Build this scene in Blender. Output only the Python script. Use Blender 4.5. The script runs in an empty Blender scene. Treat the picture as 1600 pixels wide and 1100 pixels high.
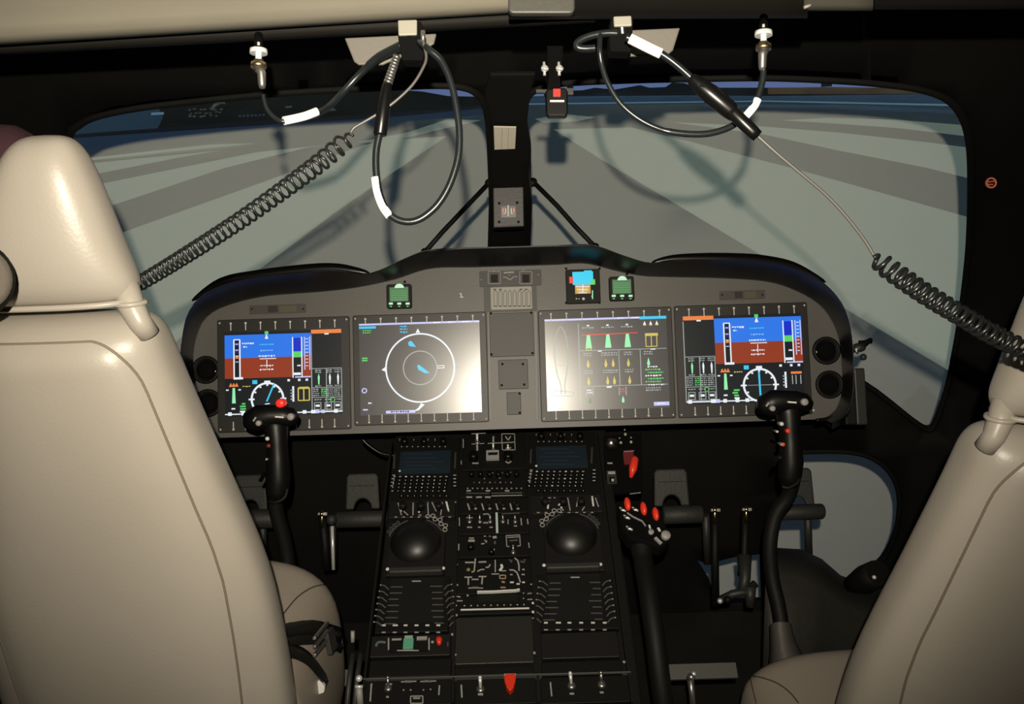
import bpy, bmesh, math, random
from mathutils import Vector as V, Matrix
from mathutils.geometry import delaunay_2d_cdt
random.seed(7)
SC = bpy.context.scene
COL = SC.collection
R = math.radians

# ------------------------------------------------------------------ camera
F = 1400.0
CAM = V((0.0, 0.0, 1.35))
PITCH, ROLL = R(15.0), R(1.75)
FW = V((0, math.cos(PITCH), -math.sin(PITCH)))
_u0 = V((0, math.sin(PITCH), math.cos(PITCH)))
_r0 = V((1, 0, 0))
RT = _r0 * math.cos(ROLL) - _u0 * math.sin(ROLL)
UP = _r0 * math.sin(ROLL) + _u0 * math.cos(ROLL)
cd = bpy.data.cameras.new('camera'); cam = bpy.data.objects.new('camera', cd); COL.objects.link(cam)
cd.sensor_width = 36.0; cd.lens = F / 1600 * 36; cd.clip_start = 0.02
cam.matrix_world = Matrix(((RT.x, UP.x, -FW.x, CAM.x), (RT.y, UP.y, -FW.y, CAM.y), (RT.z, UP.z, -FW.z, CAM.z), (0, 0, 0, 1)))
SC.camera = cam
# ------------------------------------------------------------------ world, flash, exposure
w = bpy.data.worlds.new('world'); SC.world = w; w.use_nodes = True
w.node_tree.nodes['Background'].inputs[0].default_value = (0.9, 0.85, 0.8, 1)
w.node_tree.nodes['Background'].inputs[1].default_value = 0.004
ld = bpy.data.lights.new('camera_flash', 'SPOT')
ld.energy = 111; ld.color = (1.0, 0.90, 0.73); ld.spot_size = R(91); ld.spot_blend = 1.0; ld.shadow_soft_size = 0.0065
lo = bpy.data.objects.new('camera_flash', ld); COL.objects.link(lo)
lo.location = CAM + UP * 0.068 - FW * 0.085 + RT * -0.004
lo.rotation_euler = (FW * 1.0 + UP * 0.13 - RT * 0.03).to_track_quat('-Z', 'Y').to_euler()
vs = SC.view_settings
vs.view_transform = 'Standard'; vs.look = 'None'; vs.exposure = 0.0; vs.gamma = 1.0; vs.use_curve_mapping = False

# ------------------------------------------------------------------ projection helpers (authoring only)
def ray(px, py): return FW + RT * ((px - 800) / F) - UP * ((py - 550) / F)
def P(px, py, d): return CAM + ray(px, py) * d
def mm(px, d): return px * d / F
class Frame:
    def __init__(s, o, ex, ey):
        s.o = V(o); s.x = V(ex).normalized(); s.y = V(ey).normalized(); s.z = s.x.cross(s.y).normalized()
    def uv(s, px, py, w=0.0):
        d = ray(px, py); o = s.o + s.z * w
        t = (o - CAM).dot(s.z) / d.dot(s.z); q = CAM + d * t - o
        return (q.dot(s.x), q.dot(s.y))
    def pt(s, u, v, w=0.0): return s.o + s.x * u + s.y * v + s.z * w

# ------------------------------------------------------------------ materials
MATS = {}
def mat(name, col, rough=0.5, metal=0.0, spec=0.5, emit=None, es=1.0, bump=0.0, bscale=200.0, var=0.0, coat=0.0):
    if name in MATS: return MATS[name]
    m = bpy.data.materials.new(name); m.use_nodes = True
    nt = m.node_tree; b = nt.nodes['Principled BSDF']
    b.inputs['Base Color'].default_value = (*col, 1); b.inputs['Roughness'].default_value = rough
    b.inputs['Metallic'].default_value = metal; b.inputs['Specular IOR Level'].default_value = spec
    b.inputs['Coat Weight'].default_value = coat
    if emit:
        b.inputs['Emission Color'].default_value = (*emit, 1); b.inputs['Emission Strength'].default_value = es
    tc = nt.nodes.new('ShaderNodeTexCoord')
    if bump:
        n = nt.nodes.new('ShaderNodeTexNoise'); n.inputs['Scale'].default_value = bscale; n.inputs['Detail'].default_value = 3
        nt.links.new(tc.outputs['Object'], n.inputs['Vector'])
        bp = nt.nodes.new('ShaderNodeBump'); bp.inputs['Strength'].default_value = bump; bp.inputs['Distance'].default_value = 0.002
        nt.links.new(n.outputs['Fac'], bp.inputs['Height']); nt.links.new(bp.outputs['Normal'], b.inputs['Normal'])
    if var:
        n = nt.nodes.new('ShaderNodeTexNoise'); n.inputs['Scale'].default_value = 6; n.inputs['Detail'].default_value = 4
        nt.links.new(tc.outputs['Object'], n.inputs['Vector'])
        r = nt.nodes.new('ShaderNodeValToRGB'); r.color_ramp.elements[0].position = 0.3; r.color_ramp.elements[1].position = 0.7
        r.color_ramp.elements[0].color = (*[c * (1 - var) for c in col], 1); r.color_ramp.elements[1].color = (*[min(1, c * (1 + var)) for c in col], 1)
        nt.links.new(n.outputs['Fac'], r.inputs['Fac']); nt.links.new(r.outputs['Color'], b.inputs['Base Color'])
    MATS[name] = m; return m
BLK = mat('black_plastic', (.005, .005, .0045), .6, spec=.28, bump=.15, bscale=400)
BLKG = mat('black_gloss', (.004, .004, .004), .3, spec=.4)
BLKW = mat('black_wall', (.0045, .0045, .0038), .75, spec=.25, bump=.3, bscale=60, var=.3)
SHLD = mat('glareshield_black', (.005, .005, .005), .36, bump=.1, bscale=300)
PGREY = mat('panel_grey', (.112, .107, .098), .45, bump=.12, bscale=500, var=.05)
PGREY2 = mat('blank_plate_grey', (.058, .056, .052), .5, bump=.1, bscale=500)
GRIP = mat('grip_black', (.0045, .0045, .0045), .42, spec=.35)
BEZ = mat('bezel_charcoal', (.018, .016, .0145), .45, bump=.1, bscale=500)
PED = mat('pedestal_black', (.0075, .0075, .007), .55, spec=.35, bump=.12, bscale=400)
PED2 = mat('pedestal_plate', (.011, .010, .010), .5, spec=.4, bump=.1, bscale=400)
DGREY = mat('dark_grey_metal', (.030, .030, .028), .5, metal=0, bump=.15, bscale=200)
MGREY = mat('mid_grey', (.34, .33, .32), .5, bump=.1)
PEDAL = mat('pedal_rubber', (.030, .030, .027), .6, bump=.3, bscale=150)
LEA = mat('beige_leather', (.400, .364, .312), .38, bump=.10, bscale=260, var=.035)
LEAD = mat('beige_leather_dark', (.19, .165, .135), .5, bump=.2, bscale=260)
LINER = mat('ceiling_liner', (.25, .232, .185), .5, bump=.08, bscale=90, var=.05)
CREAM = mat('cream_plastic', (.27, .255, .21), .45)
FLAP = mat('grey_beige_flap', (.125, .116, .100), .55, bump=.1)
MAROON = mat('maroon_cloth', (.055, .02, .026), .9, bump=.4, bscale=300)
WHT = mat('white_print', (.75, .74, .70), .6)
WHTD = mat('dull_print', (.36, .35, .33), .6)
WHTF = mat('faint_print', (.10, .10, .095), .6)
TAPE = mat('white_tape', (.9, .9, .88), .35)
CHR = mat('chrome', (.95, .95, .93), .3, metal=.45)
BRS = mat('brass', (.75, .58, .32), .3, metal=1.0)
NICK = mat('nickel', (.45, .44, .42), .32, metal=.9)
CORD = mat('dark_cord', (.010, .013, .014), .3, bump=.05)
COIL = mat('coil_cord', (.012, .013, .013), .3)
THIN = mat('grey_cord', (.075, .07, .065), .35)
RED = mat('red_plastic', (.95, .05, .02), .35)
REDL = mat('red_lit', (.7, .03, .02), .35, emit=(1, .03, .02), es=.45)
MROON = mat('dull_red_plastic', (.16, .02, .025), .4)
GRNP = mat('green_plastic', (.13, .42, .28), .4)
BELT = mat('webbing', (.012, .011, .010), .32, bump=.3, bscale=500)
CARP = mat('dark_carpet', (.014, .014, .010), .95, bump=.8, bscale=250, var=.3)
def em(name, c, s=1.0): return mat('lit_' + name, tuple(x * .05 for x in c), .3, emit=c, es=s)
E_W = em('white', (.80, .85, .90)); E_B = em('blue', (.028, .18, .78)); MATTE = mat('matt_black', (.003, .003, .003), .9, spec=.1)
PAPER = mat('paper_card', (.72, .67, .55), .6)
E_BR = em('brown', (.28, .042, .016))
E_DB = em('deep_blue', (.01, .03, .55)); E_O = em('orange', (.80, .22, .06)); E_G = em('green', (.10, .62, .14)); E_Y = em('yellow', (.62, .50, .10))
E_C = em('cyan', (.05, .55, .85)); E_R = em('red', (.8, .04, .03)); E_GD = em('dull_green', (.10, .24, .10), .7); E_WD = em('dim_white', (.36, .40, .38), .9)
E_LB = em('light_blue', (.20, .48, .95)); E_PW = em('pale_violet', (.55, .55, .9)); E_GB = em('bright_green', (.30, .85, .42))
SCR = mat('screen_black', (.012, .013, .014), .3, emit=(.004, .006, .008), es=1)
SCRG = mat('screen_grey_glass', (.035, .034, .032), .245, spec=1.0, emit=(.035, .032, .032), es=1)
SCRB = mat('screen_blue_off', (.006, .008, .010), .4, emit=(.004, .007, .009), es=1)

# ------------------------------------------------------------------ mesh builder
class MB:
    def __init__(s): s.v = []; s.f = []; s.m = []; s.mats = []; s.sm = []
    def mi(s, m):
        if m not in s.mats: s.mats.append(m)
        return s.mats.index(m)
    def add(s, vs_, fs, m, smooth=False):
        b = len(s.v); s.v += [tuple(x) for x in vs_]; k = s.mi(m)
        for f in fs: s.f.append([i + b for i in f]); s.m.append(k); s.sm.append(smooth)
        return s
    def box(s, fr, u0, v0, u1, v1, w0, w1, m):
        if u0 > u1: u0, u1 = u1, u0
        if v0 > v1: v0, v1 = v1, v0
        p = [fr.pt(*c) for c in ((u0, v0, w0), (u1, v0, w0), (u1, v1, w0), (u0, v1, w0), (u0, v0, w1), (u1, v0, w1), (u1, v1, w1), (u0, v1, w1))]
        return s.add(p, [(3, 2, 1, 0), (4, 5, 6, 7), (0, 1, 5, 4), (1, 2, 6, 5), (2, 3, 7, 6), (3, 0, 4, 7)], m)
    def pbox(s, fr, px0, py0, px1, py1, w0, w1, m):
        """box on a frame, sized from the photo: centre and extents"""
        c = fr.uv((px0 + px1) / 2, (py0 + py1) / 2); a = fr.uv(px0, (py0 + py1) / 2); b = fr.uv(px1, (py0 + py1) / 2)
        t = fr.uv((px0 + px1) / 2, py0); q = fr.uv((px0 + px1) / 2, py1)
        hw = abs(b[0] - a[0]) / 2; hh = abs(t[1] - q[1]) / 2
        return s.box(fr, c[0] - hw, c[1] - hh, c[0] + hw, c[1] + hh, w0, w1, m)
    def prism(s, fr, poly, w0, w1, m, smooth=False):
        n = len(poly); ar = sum(poly[i][0] * poly[(i + 1) % n][1] - poly[(i + 1) % n][0] * poly[i][1] for i in range(n))
        if ar < 0: poly = poly[::-1]
        a = [fr.pt(u, v, w0) for u, v in poly]; b = [fr.pt(u, v, w1) for u, v in poly]
        s.add(a + b, [tuple(range(n))[::-1], tuple(range(n, 2 * n))], m)
        s.add(a + b, [(i, (i + 1) % n, n + (i + 1) % n, n + i) for i in range(n)], m, smooth); return s
    def line(s, fr, p, q, wd, w0, w1, m):
        p = V(p); q = V(q); d = (q - p)
        if d.length < 1e-6: return s
        d.normalize(); n = V((-d.y, d.x)) * wd / 2
        return s.prism(fr, [tuple(p - n), tuple(q - n), tuple(q + n), tuple(p + n)], w0, w1, m)
    def pline(s, fr, pts, wd, w0, w1, m):
        q = [fr.uv(*a) for a in pts]
        for a, b in zip(q, q[1:]): s.line(fr, a, b, wd, w0, w1, m)
        return s
    def ring(s, fr, u, v, r, wd, w0, w1, m, a0=0, a1=360, n=56):
        k = max(4, int(n * (a1 - a0) / 360)); full = abs(a1 - a0) >= 360
        vs_ = []
        for i in range(k + (0 if full else 1)):
            a = R(a0 + (a1 - a0) * i / k)
            for rr, ww in ((r - wd / 2, w0), (r + wd / 2, w0), (r + wd / 2, w1), (r - wd / 2, w1)):
                vs_.append(fr.pt(u + rr * math.cos(a), v + rr * math.sin(a), ww))
        N = len(vs_) // 4; fs = []
        for i in range(N if full else N - 1):
            j = (i + 1) % N
            for c in range(4): d = (c + 1) % 4; fs.append((i * 4 + c, i * 4 + d, j * 4 + d, j * 4 + c))
        if not full: fs += [(0, 3, 2, 1), tuple((N - 1) * 4 + c for c in range(4))]
        return s.add(vs_, fs, m)
    def tube(s, pts, r, m, n=10, caps=True):
        pts = [V(p) for p in pts]; k = len(pts)
        rs = r if isinstance(r, (list, tuple)) else [r] * k
        vs_ = []; prev = None
        for i, p in enumerate(pts):
            t = (pts[min(i + 1, k - 1)] - pts[max(i - 1, 0)]).normalized()
            if prev is None: a = V((0, 0, 1)) if abs(t.z) < .9 else V((1, 0, 0)); nn = t.cross(a).normalized()
            else:
                nn = prev - t * prev.dot(t)
                nn = nn.normalized() if nn.length > 1e-6 else prev
            prev = nn; bb = t.cross(nn)
            for j in range(n):
                a = 2 * math.pi * j / n; vs_.append(p + (nn * math.cos(a) + bb * math.sin(a)) * rs[i])
        fs = [(i * n + j, i * n + (j + 1) % n, (i + 1) * n + (j + 1) % n, (i + 1) * n + j) for i in range(k - 1) for j in range(n)]
        s.add(vs_, fs, m, True)
        if caps:
            s.add(vs_[:n], [tuple(range(n))[::-1]], m); s.add(vs_[-n:], [tuple(range(n))], m)
        return s
    def lathe(s, o, ax, prof, m, n=24):
        """prof: list of (radius, distance along ax)"""
        ax = V(ax).normalized()
        return s.tube2(o, ax, prof, m, n)
    def tube2(s, o, ax, prof, m, n):
        a = V((0, 0, 1)) if abs(ax.z) < .9 else V((1, 0, 0)); x = ax.cross(a).normalized(); y = ax.cross(x)
        vs_ = [V(o) + ax * h + (x * math.cos(2 * math.pi * j / n) + y * math.sin(2 * math.pi * j / n)) * max(r_, 1e-5) for r_, h in prof for j in range(n)]
        k = len(prof)
        fs = [(i * n + j, i * n + (j + 1) % n, (i + 1) * n + (j + 1) % n, (i + 1) * n + j) for i in range(k - 1) for j in range(n)]
        s.add(vs_, fs, m, True)
        s.add(vs_[:n], [tuple(range(n))[::-1]], m); s.add(vs_[-n:], [tuple(range(n))], m)
        return s
    def ball(s, c, r, m, n=14, sc=(1, 1, 1), fr=None):
        vs_ = []; fs = []; c = V(c)
        ex, ey, ez = (fr.x, fr.y, fr.z) if fr else (V((1, 0, 0)), V((0, 1, 0)), V((0, 0, 1)))
        h = n // 2
        for i in range(h + 1):
            th = math.pi * i / h
            for j in range(n):
                a = 2 * math.pi * j / n
                vs_.append(c + (ex * math.sin(th) * math.cos(a) * sc[0] + ey * math.sin(th) * math.sin(a) * sc[1] + ez * math.cos(th) * sc[2]) * r)
        for i in range(h):
            for j in range(n): fs.append((i * n + j, (i + 1) * n + j, (i + 1) * n + (j + 1) % n, i * n + (j + 1) % n))
        return s.add(vs_, fs, m, True)
    def grid(s, rows, m, close=False, smooth=True):
        n = len(rows[0]); vs_ = [p for r_ in rows for p in r_]
        fs = [(i * n + j, i * n + (j + 1) % n, (i + 1) * n + (j + 1) % n, (i + 1) * n + j) for i in range(len(rows) - 1) for j in range(n if close else n - 1)]
        return s.add(vs_, fs, m, smooth)
    def build(s, name, parent=None, bevel=0.0, seg=2, solid=0.0, sub=0, merge=True, soff=-1):
        me = bpy.data.meshes.new(name); me.from_pydata(s.v, [], s.f)
        for m in s.mats: me.materials.append(m)
        me.polygons.foreach_set('material_index', s.m); me.polygons.foreach_set('use_smooth', s.sm)
        bm = bmesh.new(); bm.from_mesh(me)
        if merge: bmesh.ops.remove_doubles(bm, verts=bm.verts, dist=1e-5)
        if not solid: bmesh.ops.recalc_face_normals(bm, faces=bm.faces)
        bm.to_mesh(me); bm.free()
        o = bpy.data.objects.new(name, me); COL.objects.link(o)
        if solid:
            md = o.modifiers.new('solid', 'SOLIDIFY'); md.thickness = solid; md.offset = soff
        if sub:
            md = o.modifiers.new('sub', 'SUBSURF'); md.levels = sub; md.render_levels = sub
        if bevel:
            md = o.modifiers.new('bevel', 'BEVEL'); md.width = bevel; md.segments = seg; md.limit_method = 'ANGLE'; md.angle_limit = R(50)
            for p in me.polygons: pass
        if parent is not None: adopt(o, parent)
        return o
def adopt(o, parent):
    o.parent = parent
    if parent.type == 'EMPTY': o.matrix_parent_inverse = Matrix.Translation(-parent.location)
def thing(name, label, cat, loc, group=None):
    o = bpy.data.objects.new(name, None); COL.objects.link(o); o.location = loc; o.empty_display_size = .03
    o['label'] = label; o['category'] = cat
    if group: o['group'] = group
    return o
def tag(o, label, cat, group=None):
    o['label'] = label; o['category'] = cat
    if group: o['group'] = group
    return o
def struct(o): o['kind'] = 'structure'; return o
def lab(o, l): o['label'] = l; return o
def catmull(pts, n=8):
    pts = [V(p) for p in pts]; out = []
    for i in range(len(pts) - 1):
        p0 = pts[max(i - 1, 0)]; p1 = pts[i]; p2 = pts[i + 1]; p3 = pts[min(i + 2, len(pts) - 1)]
        for k in range(n):
            t = k / n
            out.append(.5 * ((2 * p1) + (p2 - p0) * t + (2 * p0 - 5 * p1 + 4 * p2 - p3) * t * t + (3 * p1 - p0 - 3 * p2 + p3) * t ** 3))
    out.append(pts[-1]); return out
def rrect(cx, cy, hw, hh, r, n=5):
    out = []
    for sx, sy, a0 in ((1, 1, 0), (-1, 1, 90), (-1, -1, 180), (1, -1, 270)):
        for i in range(n + 1):
            a = R(a0 + 90 * i / n); out.append((cx + sx * (hw - r) + r * math.cos(a), cy + sy * (hh - r) + r * math.sin(a)))
    return out
def smooth2(poly, n=6, closed=True):
    k = len(poly); out = []
    P2 = [V((a[0], a[1])) for a in poly]
    for i in range(k if closed else k - 1):
        g = (lambda j: P2[j % k]) if closed else (lambda j: P2[max(0, min(k - 1, j))])
        p0, p1, p2, p3 = g(i - 1), g(i), g(i + 1), g(i + 2)
        for q in range(n):
            t = q / n
            out.append(tuple(.5 * ((2 * p1) + (p2 - p0) * t + (2 * p0 - 5 * p1 + 4 * p2 - p3) * t * t + (3 * p1 - p0 - 3 * p2 + p3) * t ** 3)))
    if not closed: out.append(tuple(P2[-1]))
    return out
def inside(p, poly):
    x, y = p; c = False; n = len(poly)
    for i in range(n):
        x1, y1 = poly[i][0], poly[i][1]; x2, y2 = poly[(i + 1) % n][0], poly[(i + 1) % n][1]
        if (y1 > y) != (y2 > y) and x < (x2 - x1) * (y - y1) / (y2 - y1) + x1: c = not c
    return c
def sheet(bounds, step, polys, classify, surf, mb):
    """triangulated curved sheet; classify(point)->material or None"""
    x0, y0, x1, y1 = bounds; pts = []; edges = []
    nx = int((x1 - x0) / step); ny = int((y1 - y0) / step)
    for i in range(nx + 1):
        for j in range(ny + 1): pts.append(V((x0 + (x1 - x0) * i / nx, y0 + (y1 - y0) * j / ny)))
    for poly in polys:
        b = len(pts); pts += [V((a[0], a[1])) for a in poly]; n = len(poly)
        edges += [(b + i, b + (i + 1) % n) for i in range(n)]
    vo, eo, fo = delaunay_2d_cdt(pts, edges, [], 0, 1e-4)[:3]
    P3 = [surf(p.x, p.y) for p in vo]
    groups = {}
    for f in fo:
        c = (sum(vo[i].x for i in f) / len(f), sum(vo[i].y for i in f) / len(f)); m = classify(c)
        if m is not None: groups.setdefault(m.name, (m, []))[1].append(tuple(f))
    k0 = len(mb.v); mb.v += [tuple(p) for p in P3]
    for m, fs in groups.values():
        k = mb.mi(m)
        for f in fs: mb.f.append([i + k0 for i in f]); mb.m.append(k); mb.sm.append(True)

# ================================================================== projection screen (outside the windows)
DC = CAM + V((0, .45, -.50)); DR = 3.5
def dome(px, py):
    d = ray(px, py).normalized(); oc = CAM - DC; b = oc.dot(d); c = oc.dot(oc) - DR * DR
    return CAM + d * (-b + math.sqrt(b * b - c))
SA = (.90, .92, .83)
def pic(name, c, v=.0): 
    m = mat('projected_' + name, SA, .8, emit=c, es=1.0, spec=.2)
    if v:
        nt = m.node_tree; b = nt.nodes['Principled BSDF']; tc = nt.nodes.new('ShaderNodeTexCoord')
        mp = nt.nodes.new('ShaderNodeMapping'); mp.inputs['Scale'].default_value = (2, 2, 14)
        n = nt.nodes.new('ShaderNodeTexNoise'); n.inputs['Scale'].default_value = 4; n.inputs['Detail'].default_value = 6
        r = nt.nodes.new('ShaderNodeValToRGB'); r.color_ramp.elements[0].position = .3; r.color_ramp.elements[1].position = .7
        r.color_ramp.elements[0].color = (*[x * (1 - v) for x in c], 1); r.color_ramp.elements[1].color = (*[x * (1 + v) for x in c], 1)
        nt.links.new(tc.outputs['Object'], mp.inputs['Vector']); nt.links.new(mp.outputs['Vector'], n.inputs['Vector'])
        nt.links.new(n.outputs['Fac'], r.inputs['Fac']); nt.links.new(r.outputs['Color'], b.inputs['Emission Color'])
    return m
J_AS = pic('asphalt', (.011, .020, .027), .12); J_ST = pic('runway_stripe', (.082, .112, .097), .04)
J_SKY = pic('sky', (.085, .125, .26)); J_SKD = pic('dusk_sky', (.009, .024, .040)); J_TREE = pic('treeline', (.0015, .0022, .0022), .5)
J_BLUE = pic('blue_grass', (.007, .017, .036)); J_LINE = pic('taxi_line', (.06, .13, .19)); J_BRN = pic('brown_verge', (.035, .026, .017), .3)
J_BLD = pic('hangar', (.03, .034, .032), .6); J_NEAR = pic('near_asphalt', (.005, .009, .015), .1); J_DK = pic('dark_line', (.003, .004, .007)); J_BAND = pic('far_taxiway', (.014, .030, .052), .15)
strL = [[(698, 213), (599, 219), (564, 228), (418, 282), (189, 364), (60, 408), (-250, 520), (-250, 900), (200, 600), (392, 431), (521, 334), (607, 274)],
        [(513, 226), (400, 238), (159, 287), (-250, 375), (-250, 442), (172, 322), (349, 263), (478, 231)],
        [(344, 235), (142, 255), (-250, 290), (-250, 330), (150, 272), (270, 248)],
        [(400, 224), (330, 226), (145, 246), (-250, 275), (-250, 283), (145, 250)]]
strR = [[(865, 202), (985, 199), (1077, 221), (1239, 263), (1355, 295), (1512, 339), (1850, 430), (1850, 800), (1477, 576), (1330, 488), (1202, 406), (1040, 309), (939, 249)],
        [(1050, 191), (1184, 197), (1309, 207), (1447, 222), (1600, 242), (1850, 275), (1850, 350), (1600, 300), (1447, 262), (1309, 235), (1193, 210)],
        [(1221, 188), (1290, 184), (1401, 187), (1512, 196), (1850, 225), (1850, 250), (1512, 213), (1401, 200), (1304, 193)]]
strL += [[(700, 186), (640, 206), (560, 222), (600, 224), (698, 200), (752, 188)]]
strR += [[(836, 186), (880, 178), (930, 183), (900, 190), (850, 192)]]
def horizon(x): return 211 - (x - 112) * .060 if x < 450 else (190.7 - (x - 450) * .062 if x < 790 else 157 - (x - 790) * .012)
REG = [(s_, J_ST) for s_ in strL + strR]
far = [
    ([(-300, 232), (112, 216), (418, 195), (600, 184), (790, 166), (790, 176), (600, 192), (418, 198), (112, 240), (-300, 258)], J_BLUE),
    ([(-300, 226), (112, 210), (418, 188), (600, 177), (790, 162), (790, 166), (600, 184), (418, 195), (112, 216), (-300, 232)], J_DK),
    ([(-300, 195), (112, 180), (245, 165), (255, 182), (245, 203), (112, 210), (-300, 226)], J_SKD),
    ([(255, 182), (245, 165), (245, 60), (610, 60), (618, 140), (700, 150), (790, 152), (790, 162), (600, 177), (418, 188), (245, 203)], J_TREE),
    ([(-300, 195), (112, 180), (245, 165), (245, 60), (-300, 60)], J_TREE),
    ([(610, 60), (850, 60), (850, 150), (790, 152), (700, 150), (660, 143), (618, 140)], J_SKY),
    ([(850, 60), (1900, 60), (1900, 138), (1460, 137), (1380, 137), (1300, 136), (1200, 137), (1085, 137), (1070, 130), (1050, 129), (1040, 136), (1015, 137), (1000, 133), (960, 140), (930, 137), (910, 141), (850, 143)], J_SKY),
    ([(850, 143), (910, 141), (930, 137), (960, 140), (1000, 133), (1015, 137), (1040, 136), (1050, 129), (1070, 130), (1085, 137), (1200, 137), (1200, 150), (1100, 149), (850, 151)], J_TREE),
    ([(1200, 137), (1300, 136), (1380, 137), (1460, 137), (1900, 138), (1900, 152), (1600, 150), (1450, 147), (1200, 147)], J_BRN),
    ([(790, 155), (850, 151), (1100, 149), (1200, 150), (1450, 147), (1600, 150), (1900, 152), (1900, 163), (1500, 163), (1200, 157), (790, 162)], J_BAND),
    ([(790, 162), (1200, 157), (1500, 163), (1900, 170), (1900, 173), (1500, 166), (1200, 159), (790, 164)], J_LINE),
    ([(1100, 163), (1300, 164), (1500, 172), (1900, 186), (1900, 196), (1500, 178), (1300, 170), (1100, 167)], J_BAND),
]
_rs = random.Random(3); _sp = []
for k in range(20):
    x, y = 293 + (k % 7) * 8 + _rs.random() * 3, 170 + (k // 7) * 5 + _rs.random() * 2 - (k % 7) * .3; _sp.append(([(x, y), (x + 3 + _rs.random() * 3, y - .8), (x + 4 + _rs.random() * 2, y + 1.4), (x + 1, y + 2 + _rs.random())], J_BLD))
for k in range(7):
    x = 373 + k * 6.2; y = 180.5 - k * .35; _sp.append(([(x, y), (x + 3.6, y - .3), (x + 3.6, y + 2.2), (x, y + 2.4)], J_BAND))
bld = _sp + [ ([(236, 176), (256, 175), (256, 179), (236, 180)], J_LINE),
       ([(328, 171), (334, 162), (344, 158), (352, 160), (352, 163), (345, 162), (337, 166), (332, 173)], J_BLD),
       ([(500, 170), (505, 164), (515, 166), (525, 171), (525, 173), (500, 174)], J_BLD), ([(446, 166), (456, 165), (456, 168), (446, 169)], J_BLD),
       ([(1138, 140), (1166, 139), (1166, 149), (1138, 150)], J_DK), ([(1283, 128), (1300, 128), (1300, 135), (1283, 136)], J_DK), ([(886, 135), (896, 135), (896, 146), (886, 147)], J_TREE), ([(1088, 123), (1155, 123), (1160, 126), (1090, 128)], J_TREE)]
def dclass(c):
    for pg, m in bld + REG + far:
        if inside(c, pg): return m
    return (J_NEAR if c[1] > 640 else J_AS) if c[1] > 150 else J_TREE
mb = MB(); sheet((-300, 60, 1900, 1500), 90, [p for p, _ in bld + REG + far], dclass, dome, mb)
mb.build('projection_screen', solid=.02, soff=1)
tag(bpy.data.objects['projection_screen'], 'curved projection screen outside the windows showing a striped runway threshold', 'projection screen')

# ================================================================== front wall with window openings
def wsurf(px, py):
    d = ray(px, py); lo_, hi = .6, 3.2
    prof = [(-1.6, 2.35), (-1.1, 2.32), (-.7, 2.30), (-.45, 2.2), (-.3, 2.08), (-.05, 1.74), (.05, 1.60), (.25, 1.33), (.6, 1.0)]
    def g(t):
        p = d * t; z = p.z
        if z <= prof[0][0]: y = prof[0][1]
        elif z >= prof[-1][0]: y = prof[-1][1]
        else:
            for (a, ya), (b, yb) in zip(prof, prof[1:]):
                if a <= z <= b: y = ya + (yb - ya) * (z - a) / (b - a); break
        return p.y - (y - .14 * p.x * p.x)
    for _ in range(40):
        m_ = (lo_ + hi) / 2
        if g(m_) > 0: hi = m_
        else: lo_ = m_
    return CAM + d * lo_
winL = smooth2([(108, 213), (122, 196), (150, 182), (210, 169), (300, 158), (400, 148), (500, 141), (600, 136), (680, 133), (722, 136), (745, 146), (758, 165), (764, 200), (767, 260), (769, 330), (771, 400), (760, 440), (600, 480), (300, 560), (200, 600), (130, 560), (90, 420), (95, 280)], 4)
winR = smooth2([(818, 430), (818, 330), (817, 240), (818, 180), (822, 156), (834, 142), (860, 133), (900, 128), (1000, 124), (1100, 122), (1200, 121), (1300, 125), (1380, 131), (1440, 140), (1480, 155), (1502, 180), (1513, 215), (1517, 270), (1514, 380), (1503, 480), (1490, 560), (1476, 620), (1462, 660), (1452, 672), (1430, 660), (1345, 596), (1250, 560), (1000, 480)], 4)
chinR = smooth2([(1228, 716), (1240, 707), (1260, 706), (1320, 706), (1360, 715), (1390, 738), (1405, 775), (1400, 830), (1378, 878), (1345, 902), (1290, 930), (1240, 945), (1208, 940), (1204, 900), (1214, 820)], 4)
chinS = [(1084, 874), (1104, 880), (1122, 877), (1150, 870), (1188, 866), (1190, 944), (1120, 946), (1108, 912)]
mb = MB()
holes = [winL, winR, chinR, chinS]
sheet((-420, -160, 2000, 1500), 70, holes, lambda c: None if any(inside(c, h) for h in holes) else BLKW, wsurf, mb)
struct(mb.build('wall_front', solid=.035, soff=1))

# lip mouldings around windows
def frame_lip(poly, name, r=.007):
    mb = MB(); pts = [wsurf(a, b) for a, b in poly]; pts.append(pts[0]); mb.tube(pts, r, BLKW, n=8, caps=False); return struct(mb.build(name))
frame_lip(winL, 'trim_1'); frame_lip(winR, 'trim_2'); frame_lip(chinR, 'trim_3')

# floor, side walls, roof
W0 = Frame((0, 0, 0), (1, 0, 0), (0, 1, 0))
mb = MB(); mb.box(W0, -1.28, -.4, 1.28, 2.20, -.04, 0, CARP); struct(mb.build('floor'))
mb = MB(); mb.box(W0, -1.32, -.4, -1.28, 1.95, 0, 1.72, BLKW); struct(mb.build('wall_left'))
mb = MB(); mb.box(W0, 1.28, -.4, 1.32, 1.95, 0, 1.72, BLKW); struct(mb.build('wall_right'))
mb = MB()
rows = []
for (y, dz) in ((-.4, .30), (.5, .30), (.9, .28), (1.2, .27), (1.32, .25)):
    rows.append([V((x, y - (.12 * x * x if y > 1 else 0), CAM.z + dz)) for x in [-1.28 + i * .16 for i in range(17)]])
mb.grid(rows, BLKW); struct(mb.build('ceiling', solid=.03, soff=1))

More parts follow.
